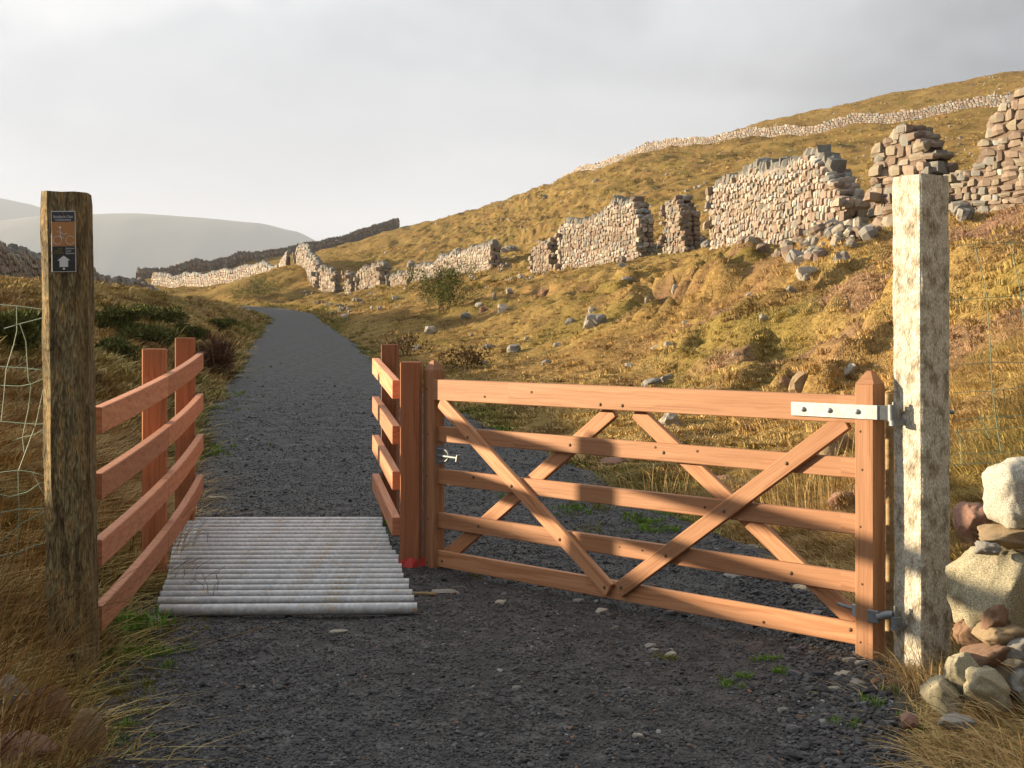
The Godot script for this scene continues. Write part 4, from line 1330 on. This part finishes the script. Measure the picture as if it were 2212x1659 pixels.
func build_gate() -> void:
	var A := Vector3(-0.47, 0, -8.91)
	var B := Vector3(1.60, 0, -6.62)
	var x := (B - A).normalized()
	var z := x.cross(Vector3.UP).normalized()
	var len := A.distance_to(B)
	var g := thing("field_gate", "five-bar orange timber field gate with crossed braces, standing shut", "gate", A)
	g.basis = Basis(x, Vector3.UP, z)
	var wood: Material = M.gate_wood
	for e in [0, 1]:
		var h := 1.225
		var st := begin()
		var bx := bevel_box(Vector3(h, 0.1, 0.09), 0.005)
		var stile := part("stile", bx, wood, g, Transform3D(Basis(Vector3.UP, Vector3.LEFT, Vector3.BACK), Vector3(len * e, h * 0.5 - 0.012, 0)))
		if e == 0:
			stile.set_meta("label", "latch side upright of the gate")
		else:
			stile.set_meta("label", "hinge side upright of the gate")
		var w := 0.049
		var t := 0.044
		var y := h - 0.013
		var c := [Vector3(-w, y, -t), Vector3(w, y, -t), Vector3(w, y, t), Vector3(-w, y, t)]
		var cc := []
		for p in c:
			cc.append(Vector3(p.x * 0.22, y + 0.058, p.z * 0.22))
		for i in 4:
			quad(st, c[i], c[(i + 1) % 4], cc[(i + 1) % 4], cc[i])
		quad(st, cc[0], cc[1], cc[2], cc[3])
		part("stile_cap", mk(st), wood, g, Transform3D(Basis.IDENTITY, Vector3(len * e, 0, 0)))
	# rails: top y, height, thickness, centre z
	var R := [[1.158, 0.124, 0.07, 0.006], [0.877, 0.092, 0.03, -0.004], [0.623, 0.092, 0.03, -0.004], [0.362, 0.094, 0.03, -0.004], [0.135, 0.098, 0.03, -0.004]]
	for r in R:
		beam("rail", Vector3(0.045, r[0] - r[1] * 0.5, r[3]), Vector3(len - 0.045, r[0] - r[1] * 0.5, r[3]), r[1], r[2], wood, g)
	var brace := func(a: Vector2, b: Vector2, zc: float):
		beam("brace", Vector3(a.x, a.y, zc), Vector3(b.x, b.y, zc), 0.085, 0.028, wood, g)
	brace.call(Vector2(0.10, 1.03), Vector2(1.50, 0.085), 0.026)
	brace.call(Vector2(1.565, 0.095), Vector2(2.98, 1.045), 0.0255)
	brace.call(Vector2(0.06, 0.08), Vector2(1.47, 1.03), -0.034)
	brace.call(Vector2(1.63, 1.03), Vector2(3.02, 0.11), -0.0345)
	# bolts where braces cross rails
	var bolts := [[0.36, 0.83, 0.040], [0.74, 0.575, 0.040], [1.13, 0.315, 0.040], [1.47, 0.10, 0.040], [1.59, 0.115, 0.040], [1.90, 0.315, 0.040], [2.28, 0.575, 0.040], [2.655, 0.83, 0.040], [1.18, 0.83, 0.011], [1.86, 0.83, 0.011], [0.80, 0.575, 0.011], [2.25, 0.60, 0.011], [0.42, 0.315, 0.011], [2.66, 0.315, 0.011], [1.44, 1.06, 0.041], [1.60, 1.06, 0.041], [0.09, 0.075, 0.011], [2.99, 0.10, 0.011]]
	for b in bolts:
		part("bolt", dome_mesh(0.0095, 0.006), M.bolt, g, Transform3D(Basis.IDENTITY, Vector3(b[0], b[1], b[2])))
	for k in 5:
		part("peg", dome_mesh(0.006, 0.0015), M.knot, g, Transform3D(Basis.IDENTITY, Vector3(len + 0.01 * (k % 2) - 0.02, [1.0, 0.83, 0.575, 0.32, 0.06][k], 0.045)))
		part("peg", dome_mesh(0.006, 0.0015), M.knot, g, Transform3D(Basis.IDENTITY, Vector3(-0.012 + 0.01 * (k % 2), [1.1, 0.83, 0.575, 0.32, 0.06][k], 0.045)))
	var rk := RandomNumberGenerator.new()
	rk.seed = 9
	for k in 9:
		var rr: Array = R[k % 5]
		part("knot", dome_mesh(rk.randf_range(0.005, 0.009), 0.0006), M.knot, g, Transform3D(Basis.from_scale(Vector3(1.4, 1, 1)), Vector3(rk.randf_range(0.3, 2.8), rr[0] - rr[1] * rk.randf_range(0.25, 0.75), rr[3] + rr[2] * 0.5 - 0.0002)))
	# strap hinge
	var hy := 1.088
	var strap := part("strap_hinge", bevel_box(Vector3(0.47, 0.064, 0.006), 0.002), M.galv, g, Transform3D(Basis.IDENTITY, Vector3(2.925, hy, 0.0495)))
	for k in 3:
		part("bolt", dome_mesh(0.0125, 0.011), M.galv, strap, Transform3D(Basis.IDENTITY, Vector3([-0.165, -0.02, 0.13][k], 0, 0.003)))
	part("strap_end", bevel_box(Vector3(0.055, 0.064, 0.006), 0.002), M.galv_dull_shade, strap, Transform3D(Basis(Vector3.UP, 0.35), Vector3(0.258, 0, -0.012)))
	part("eye", tube_mesh([Vector3(0, -0.036, 0), Vector3(0, 0.036, 0)], 0.020, 14), M.galv_dull_shade, strap, Transform3D(Basis.IDENTITY, Vector3(0.292, 0, -0.028)))
	# lower hinge: threaded eye through the stile with back plate
	var ly := 0.185
	var lower := part("lower_hinge", bevel_box(Vector3(0.058, 0.056, 0.012), 0.003), M.galv_dull_shade, g, Transform3D(Basis.IDENTITY, Vector3(len + 0.047, ly, 0.046)))
	part("hinge_arm", tube_mesh([Vector3(0.02, 0.0, -0.002), Vector3(0.055, 0.012, -0.02), Vector3(0.082, 0.014, -0.03)], 0.019, 8), M.galv_dull_shade, lower)
	part("eye", tube_mesh([Vector3(0, -0.02, 0), Vector3(0, 0.012, 0)], 0.024, 14), M.galv_dull_shade, lower, Transform3D(Basis.IDENTITY, Vector3(0.098, -0.004, -0.032)))
	part("nut_plate", bevel_box(Vector3(0.026, 0.055, 0.012), 0.003), M.galv, g, Transform3D(Basis.IDENTITY, Vector3(len - 0.060, ly + 0.01, 0.030)))
	part("threaded_bar", tube_mesh([Vector3(len - 0.065, ly + 0.012, 0.02), Vector3(len - 0.15, ly + 0.028, 0.03)], 0.009, 8), M.galv_dull_shade, g)
	# latch
	var latch := part("latch", bevel_box(Vector3(0.062, 0.118, 0.006), 0.002), M.galv_dull_shade, g, Transform3D(Basis(Vector3.UP, PI / 2 - 0.25), Vector3(0.052, 0.705, 0.004)))
	var loop := []
	for k in 13:
		var a := lerpf(PI * 0.5, -PI * 0.5, k / 12.0)
		loop.append(Vector3(0.10 + cos(a) * 0.055, 0.705 + sin(a) * 0.037, 0.012))
	loop.push_front(Vector3(0.05, 0.742, 0.012))
	loop.push_back(Vector3(0.05, 0.668, 0.012))
	part("latch_loop", tube_mesh(loop, 0.007, 8), M.galv_dull_shade, g)  # shade of the post on the latch is put into this darker steel
	part("latch_bar", tube_mesh([Vector3(0.05, 0.705, 0.014), Vector3(0.245, 0.698, 0.02)], 0.0085, 8), M.galv_dull_shade, g)
	part("latch_handle", bevel_box(Vector3(0.012, 0.045, 0.03), 0.005), M.galv, g, Transform3D(Basis(Vector3.BACK, -0.25), Vector3(0.25, 0.698, 0.02)))
	# hinge pins driven into the hanging post
	var to := func(lx: float, lyy: float, lz: float) -> Vector3: return A + x * lx + Vector3.UP * lyy + z * lz
	var hp := Vector3(1.815, 0, -6.55)
	for k in 2:
		var yy: float = [hy - 0.042, ly - 0.035][k]
		var eye: Vector3 = to.call(3.227 if k == 0 else 3.23, yy, 0.022 if k == 0 else 0.014)
		var pin := thing("hinge_pin", ["upper galvanised hinge pin set into the pale post", "lower galvanised hinge pin set into the pale post"][k], "hinge", eye)
		part("arm", tube_mesh([Vector3.ZERO, (hp - eye) * Vector3(1, 0, 1) * 0.75], 0.0125, 10), M.galv_dull_shade, pin)
		part("pin", tube_mesh([Vector3(0, -0.012, 0), Vector3(0, 0.09, 0)], 0.0095, 10), M.galv_dull_shade, pin)
		part("collar", tube_mesh([Vector3(0, -0.014, 0), Vector3(0, 0.010, 0)], 0.023, 14), M.galv_dull_shade, pin)

func curved_rail(pts: Array, wide: float, thick: float) -> ArrayMesh:
	var st := begin()
	var prev := []
	for i in pts.size():
		var t: Vector3 = (pts[mini(i + 1, pts.size() - 1)] - pts[maxi(i - 1, 0)])
		t.y = 0
		var n := Vector3(-t.z, 0, t.x).normalized() * thick * 0.5
		var u := Vector3.UP * wide * 0.5
		var c := 0.004
		var nn := n.normalized() * c
		var cur := [pts[i] + u - n + nn, pts[i] + u + n - nn, pts[i] + u + n - Vector3.UP * c, pts[i] - u + n + Vector3.UP * c, pts[i] - u + n - nn, pts[i] - u - n + nn, pts[i] - u - n + Vector3.UP * c, pts[i] + u - n - Vector3.UP * c]
		if i > 0:
			for q in 8:
				quad(st, prev[q], prev[(q + 1) % 8], cur[(q + 1) % 8], cur[q])
		if i == 0 or i == pts.size() - 1:
			for q in range(1, 7):
				for p in [cur[0], cur[q], cur[q + 1]]:
					st.add_vertex(p)
		prev = cur
	return mk(st)

func build_railings() -> void:
	# curved railing beside the cattle grid
	var root := thing("curved_railing", "four-board curved orange timber railing beside the cattle grid", "railing", Vector3(-2.0, 0, -8.4))
	var plan := func(t: float) -> Vector3:                  # t 0..1 from signed post to far end
		var x := -1.80 - 0.23 * t - 0.18 * t * t
		return Vector3(x, 1.06 + 0.175 * t, -(6.42 + 4.08 * t))
	for k in 4:
		for seg in [[0.0, 0.455], [0.458, 1.0]]:
			var pts := []
			for i in 13:
				var t := lerpf(seg[0], seg[1], i / 12.0)
				pts.append(plan.call(t) - Vector3(0, 0.2875 * k, 0) - root.position)
			part("rail", curved_rail(pts, 0.115, 0.046), M.rail_wood, root)
	for e in [[-2.062, 8.55, 1.345], [-2.305, 10.45, 1.40]]:
		var g := hgt(e[0], e[1]) - 0.1
		part("post", bevel_box(Vector3(e[2] - g, 0.13, 0.13), 0.006), M.post_wood, root, Transform3D(Basis(Vector3.UP, Vector3.LEFT, Vector3.BACK).rotated(Vector3.UP, 0.12), Vector3(e[0], (e[2] + g) * 0.5, -e[1]) - root.position))
	# short railing between grid and gate
	var rr := thing("short_railing", "short four-board orange timber railing between cattle grid and gate", "railing", Vector3(-0.75, 0, -9.8))
	var a := Vector3(-0.705, 1.09, -9.02)
	var b := Vector3(-0.985, 1.195, -10.7)
	for k in 4:
		var dy := Vector3(0, -0.278 * k, 0)
		beam("rail", a + dy - rr.position, b + dy - rr.position, 0.115, 0.05, M.rail_wood, rr)
	for e in [[-0.607, 8.93, 1.262, 0.118], [-0.885, 10.75, 1.35, 0.112]]:
		part("post", bevel_box(Vector3(e[2] + 0.2, e[3], 0.115), 0.005), M.post_wood, rr, Transform3D(Basis(Vector3.UP, Vector3.LEFT, Vector3.BACK).rotated(Vector3.UP, -0.1), Vector3(e[0], e[2] * 0.5 - 0.1, -e[1]) - rr.position))
	# scrap of red plastic round the near post foot
	var st := begin()
	var q := []
	for k in 19:
		var an := TAU * k / 18.0
		q.append([Vector3(cos(an) * 0.075, 0.03 + 0.012 * sin(an * 5.0), sin(an) * 0.075), Vector3(cos(an) * (0.085 + 0.02 * sin(an * 3.0)), -0.02, sin(an) * (0.085 + 0.02 * cos(an * 4.0)))])
	for k in 18:
		quad(st, q[k][0], q[k + 1][0], q[k + 1][1], q[k][1])
	var pl := part("plastic_scrap", mk(st), M.red_plastic, self, Transform3D(Basis.IDENTITY, Vector3(-0.607, 0.055, -8.93)))
	tag(pl, "crumpled red plastic round the foot of short railing post", "plastic")
	# cattle grid
	var cg := thing("cattle_grid", "galvanised steel cattle grid of round bars set in the gravel", "cattle grid", Vector3(-1.4, 0, -8.9))
	var r := RandomNumberGenerator.new()
	r.seed = 14
	var n := 20
	for k in n:
		var t := k / (n - 1.0)
		var d := lerpf(7.50, 10.45, t)
		var y := lerpf(0.052, 0.112, t) - (0.014 if k == 0 else 0.0)
		var xl := lerpf(-1.79, -2.325, t) + r.randf_range(-0.012, 0.012)
		var xr := lerpf(-0.485, -0.925, t) + r.randf_range(-0.012, 0.012)
		var pts := [Vector3(xl, y, -d + 0.02) - cg.position, Vector3((xl + xr) * 0.5, y, -d) - cg.position, Vector3(xr, y, -d - 0.03 * (1.0 - t)) - cg.position]
		part("bar", tube_mesh(pts, 0.030 if k == 0 else 0.023, 14), M.bar, cg)
	for s in [0, 1]:
		var p0 := Vector3([-1.72, -0.56][s], -0.03, -7.46) - cg.position
		var p1 := Vector3([-2.24, -1.0][s], 0.03, -10.5) - cg.position
		beam("side_beam", p0, p1, 0.05, 0.04, M.galv_dull_shade, cg)
	# sprigs growing up through the bars are grass; a scrap of plank lies beside the grid
	var pk := beam("plank_scrap", P(868, 1283, 4.36), P(942, 1284, 4.30), 0.05, 0.018, M.old_wood, self, Vector3(0.1, 0.35, 1).normalized())
	tag(pk, "short scrap of tan plank lying against the cattle grid", "plank")

func build_twigs() -> void:
	var st := begin(true)
	var r := RandomNumberGenerator.new()
	r.seed = 31
	var root := thing("dead_plant", "thin dead brown stems poking up through the cattle grid bars", "plant", Vector3(-1.8, 0.02, -8.2))
	for k in 16:
		var x := r.randf_range(-1.82, -1.5)
		var d := r.randf_range(7.6, 9.4)
		x -= (d - 7.5) * 0.17
		var p := Vector3(x, 0.03, -d) - root.position
		var h := r.randf_range(0.05, 0.17)
		part("stem", tube_mesh([p, p + Vector3(r.randf_range(-0.03, 0.05), h * 0.6, 0), p + Vector3(r.randf_range(-0.04, 0.1), h, 0.01)], 0.0013, 4), M.brown_stone, root)
	for s in [[318, 1448, 575, 1380], [395, 1606, 475, 1490]]:
		var a := ground_hit(s[0], s[1])
		var b := ground_hit(s[2], s[3])
		var o := part("straw_stalk", tube_mesh([a + Vector3.UP * 0.02, (a + b) * 0.5 + Vector3.UP * 0.055, b + Vector3.UP * 0.06], 0.0022, 5), M.old_wood, self)
		tag(o, "single long straw stalk lying over the dark gravel", "grass", "straw stalks on the gravel")

func build_netting() -> void:
	var left := thing("wire_netting", "sagging green sheep netting fixed to the signed post", "fence", P(60, 1250, 3.5))
	var W := [[[-60, 96], [0, 100], [97, 107], [280, 130]], [[25, 237], [115, 210], [290, 165]], [[-60, 455], [0, 457], [150, 465], [300, 485]], [[5, 565], [110, 570], [180, 558], [300, 505]], [[-60, 770], [0, 773], [110, 782], [210, 790], [310, 785]], [[75, 885], [130, 865], [200, 850], [248, 822]], [[-60, 1075], [0, 1068], [105, 1055], [185, 1065], [300, 1100]], [[-60, 1190], [0, 1195], [60, 1208], [160, 1180], [230, 1130], [305, 1120]], [[-60, 1310], [0, 1300], [110, 1280], [300, 1275]], [[-60, 1520], [0, 1470], [130, 1360], [300, 1275]], [[-60, 1560], [0, 1550], [110, 1530], [200, 1490], [310, 1465]],
		[[97, 107], [98, 250], [80, 330], [42, 455], [35, 480], [22, 640], [8, 770]], [[115, 210], [150, 310], [165, 540], [180, 558], [165, 700], [130, 865], [140, 950]], [[292, 460], [272, 490], [208, 790], [185, 850], [108, 1055]], [[105, 1055], [110, 1280], [100, 1530]], [[185, 1065], [240, 1170], [275, 1230]], [[-40, 98], [-46, 455], [-52, 770], [-50, 1070], [-50, 1310]]]
	for k in W.size():
		var q := []
		for p in W[k]:
			q.append(P(p[0] * 0.3742, 621.0 + p[1] * 0.3742, 3.40 + 0.012 * (k % 4) + 0.0002 * (280 - p[0])) - left.position)
		part("wire", tube_mesh(q, 0.0020, 5), M.wire, left)
	var right := thing("wire_netting", "green sheep netting stretched away from the pale post", "fence", P(2150, 1150, 3.5))
	var V := [[[180, 135], [300, 120], [640, 105], [900, 95]], [[180, 480], [390, 460], [640, 445], [900, 435]], [[180, 890], [320, 878], [420, 868], [640, 870], [900, 880]], [[180, 1060], [430, 1050], [640, 1020], [900, 1010]], [[180, 1235], [350, 1220], [640, 1203], [900, 1195]], [[180, 1310], [450, 1285], [640, 1275], [900, 1260]], [[180, 1450], [640, 1430], [900, 1425]], [[180, 1515], [520, 1500], [900, 1490]],
		[[315, 120], [390, 440], [410, 700], [425, 1030], [455, 1270], [480, 1430]], [[540, 110], [600, 400], [626, 620], [640, 900], [650, 1430]], [[200, 1300], [230, 1360], [230, 1510]], [[345, 1200], [410, 1350]], [[760, 100], [800, 500], [820, 1000], [830, 1430]]]
	for k in V.size():
		var q := []
		for p in V[k]:
			q.append(P(1998.0 + p[0] * 0.3416, 486.0 + p[1] * 0.3416, 3.36 + 0.02 * (k % 3)) - right.position)
		part("wire", tube_mesh(q, 0.0014 if k < 8 else 0.0021, 5), M.wire, right)

# ------------------------------------------------------------------ far hills
func far_hill(called: String, pts: Array, dist: float, depth: float, sd: int) -> void:
	var nz := FastNoiseLite.new()
	nz.seed = sd
	nz.frequency = 0.004
	nz.fractal_octaves = 4
	var st := begin(true)
	var rows := []
	for i in 81:
		var t := i / 80.0
		var f := t * (pts.size() - 1)
		var k := mini(int(f), pts.size() - 2)
		var u := lerpf(pts[k][0], pts[k + 1][0], f - k)
		var v := lerpf(pts[k][1], pts[k + 1][1], smoothstep(0.0, 1.0, f - k) * 0.35 + (f - k) * 0.65)
		var top := P(u, v, dist)
		var row := []
		for j in 21:
			var w := j / 20.0 * 2.0 - 1.0
			var z := top.z - w * depth
			var hh := top.y * (1.0 - pow(absf(w), 1.7)) + nz.get_noise_2d(top.x + 900.0, z) * 20.0 * absf(w)
			row.append(Vector3(top.x * (1.0 + w * 0.1), maxf(hh, -5.0), z))
		rows.append(row)
	for i in 80:
		for j in 20:
			quad(st, rows[i][j], rows[i][j + 1], rows[i + 1][j + 1], rows[i + 1][j])
	structure(called, mk(st), M.far_hill)

const SKY_F := 1.3
const SKY_SEED := 58

func make_sky() -> Sky:
	var w := 1024
	var h := 512
	var n1 := FastNoiseLite.new()
	n1.seed = SKY_SEED
	n1.frequency = 0.55
	n1.fractal_octaves = 5
	n1.domain_warp_enabled = true
	n1.domain_warp_amplitude = 0.6
	n1.domain_warp_frequency = 0.8
	var img := Image.create(w, h, false, Image.FORMAT_RGBF)
	var sun := sun_dir()
	for y in h:
		var el := (0.5 - (y + 0.5) / h) * PI
		var ce := cos(el)
		var se := maxf(sin(el), 0.0)
		for x in w:
			var az := (x + 0.5) / w * TAU              # column 0 lies straight ahead
			var dir := Vector3(sin(az) * ce, se, -cos(az) * ce)
			var q := 1.0 / (dir.y + 0.16)
			var c := n1.get_noise_3d(-dir.x * q * SKY_F + 0.7, dir.z * q * SKY_F, 3.0)
			var toward := dir.dot(sun) * 0.5 + 0.5
			var lum := minf(0.21 + 0.72 * pow(toward, 1.3), 0.9) - c * 0.5 * smoothstep(0.02, 0.28, se)
			lum += 0.10 * (1.0 - smoothstep(0.0, 0.2, se)) * toward
			lum *= 0.90 + 1.0 * se                          # overcast, brightened towards the unseen zenith to lift the light in shade
			var cool := clampf(1.15 - lum * 1.0, 0.0, 0.5)
			img.set_pixel(x, y, Color(lum * (1.0 - 0.16 * cool), lum * (1.0 - 0.06 * cool), lum * (1.0 + 0.12 * cool)))
	var pm := PanoramaSkyMaterial.new()
	pm.panorama = ImageTexture.create_from_image(img)
	var s := Sky.new()
	s.sky_material = pm
	return s

func sun_dir() -> Vector3:                                  # towards the sun: low, over the shoulder of the bank
	var el := deg_to_rad(10.0)
	var az := deg_to_rad(105.0)
	return Vector3(-sin(az) * cos(el), sin(el), cos(az) * cos(el))

func _ready() -> void:
	rng.seed = 1
	# camera
	var cam := Camera3D.new()
	cam.name = "camera"
	add_child(cam)
	cam.position = Vector3(0, 1.45, 0)
	var near := 0.1
	cam.set_frustum(2.0 * 829.5 / 3200.0 * near, Vector2(0, -115.5 / 3200.0 * near), near, 12000.0)
	cam.current = true
	# sky, sun, exposure
	var env := Environment.new()
	env.background_mode = Environment.BG_SKY
	env.sky = make_sky()
	env.tonemap_mode = Environment.TONE_MAPPER_LINEAR
	env.tonemap_exposure = 3.4
	env.background_energy_multiplier = 0.27
	env.sdfgi_enabled = true
	env.ssao_enabled = true
	env.ssil_enabled = true
	env.fog_enabled = true
	env.fog_density = 0.0001
	env.fog_light_color = Color(0.90, 0.94, 1.0)
	var we := WorldEnvironment.new()
	we.name = "world_environment"
	we.environment = env
	add_child(we)
	var sun := DirectionalLight3D.new()
	sun.name = "sun"
	sun.light_energy = 1.6
	sun.light_color = Color(1.0, 0.90, 0.75)
	sun.light_angular_distance = 1.0
	sun.shadow_enabled = true
	add_child(sun)
	sun.look_at_from_position(Vector3.ZERO, -sun_dir(), Vector3.UP)

	make_materials()
	for k in 8:
		rocks.append(rock_mesh(40 + k, 2, 3.6, 0.20))
	for k in 10:
		blocks.append(rock_mesh(140 + k, 2, 6.0, 0.12))
	build_terrain()
	build_path()
	far_hill("far_hill", [[-500, 640], [-300, 560], [0, 478], [120, 466], [300, 461], [430, 470], [560, 482], [640, 500], [705, 530], [760, 570], [850, 640]], 3000.0, 1300.0, 1)
	far_hill("far_hill", [[-900, 520], [-500, 450], [-200, 415], [0, 428], [60, 440], [100, 452], [180, 470], [300, 540], [400, 640]], 3600.0, 1300.0, 2)
	build_walls()
	build_posts()
	build_gate()
	build_railings()
	build_netting()
	build_stones()
	build_far_stones()
	build_chips()
	build_grass()
	build_plants()
	build_twigs()
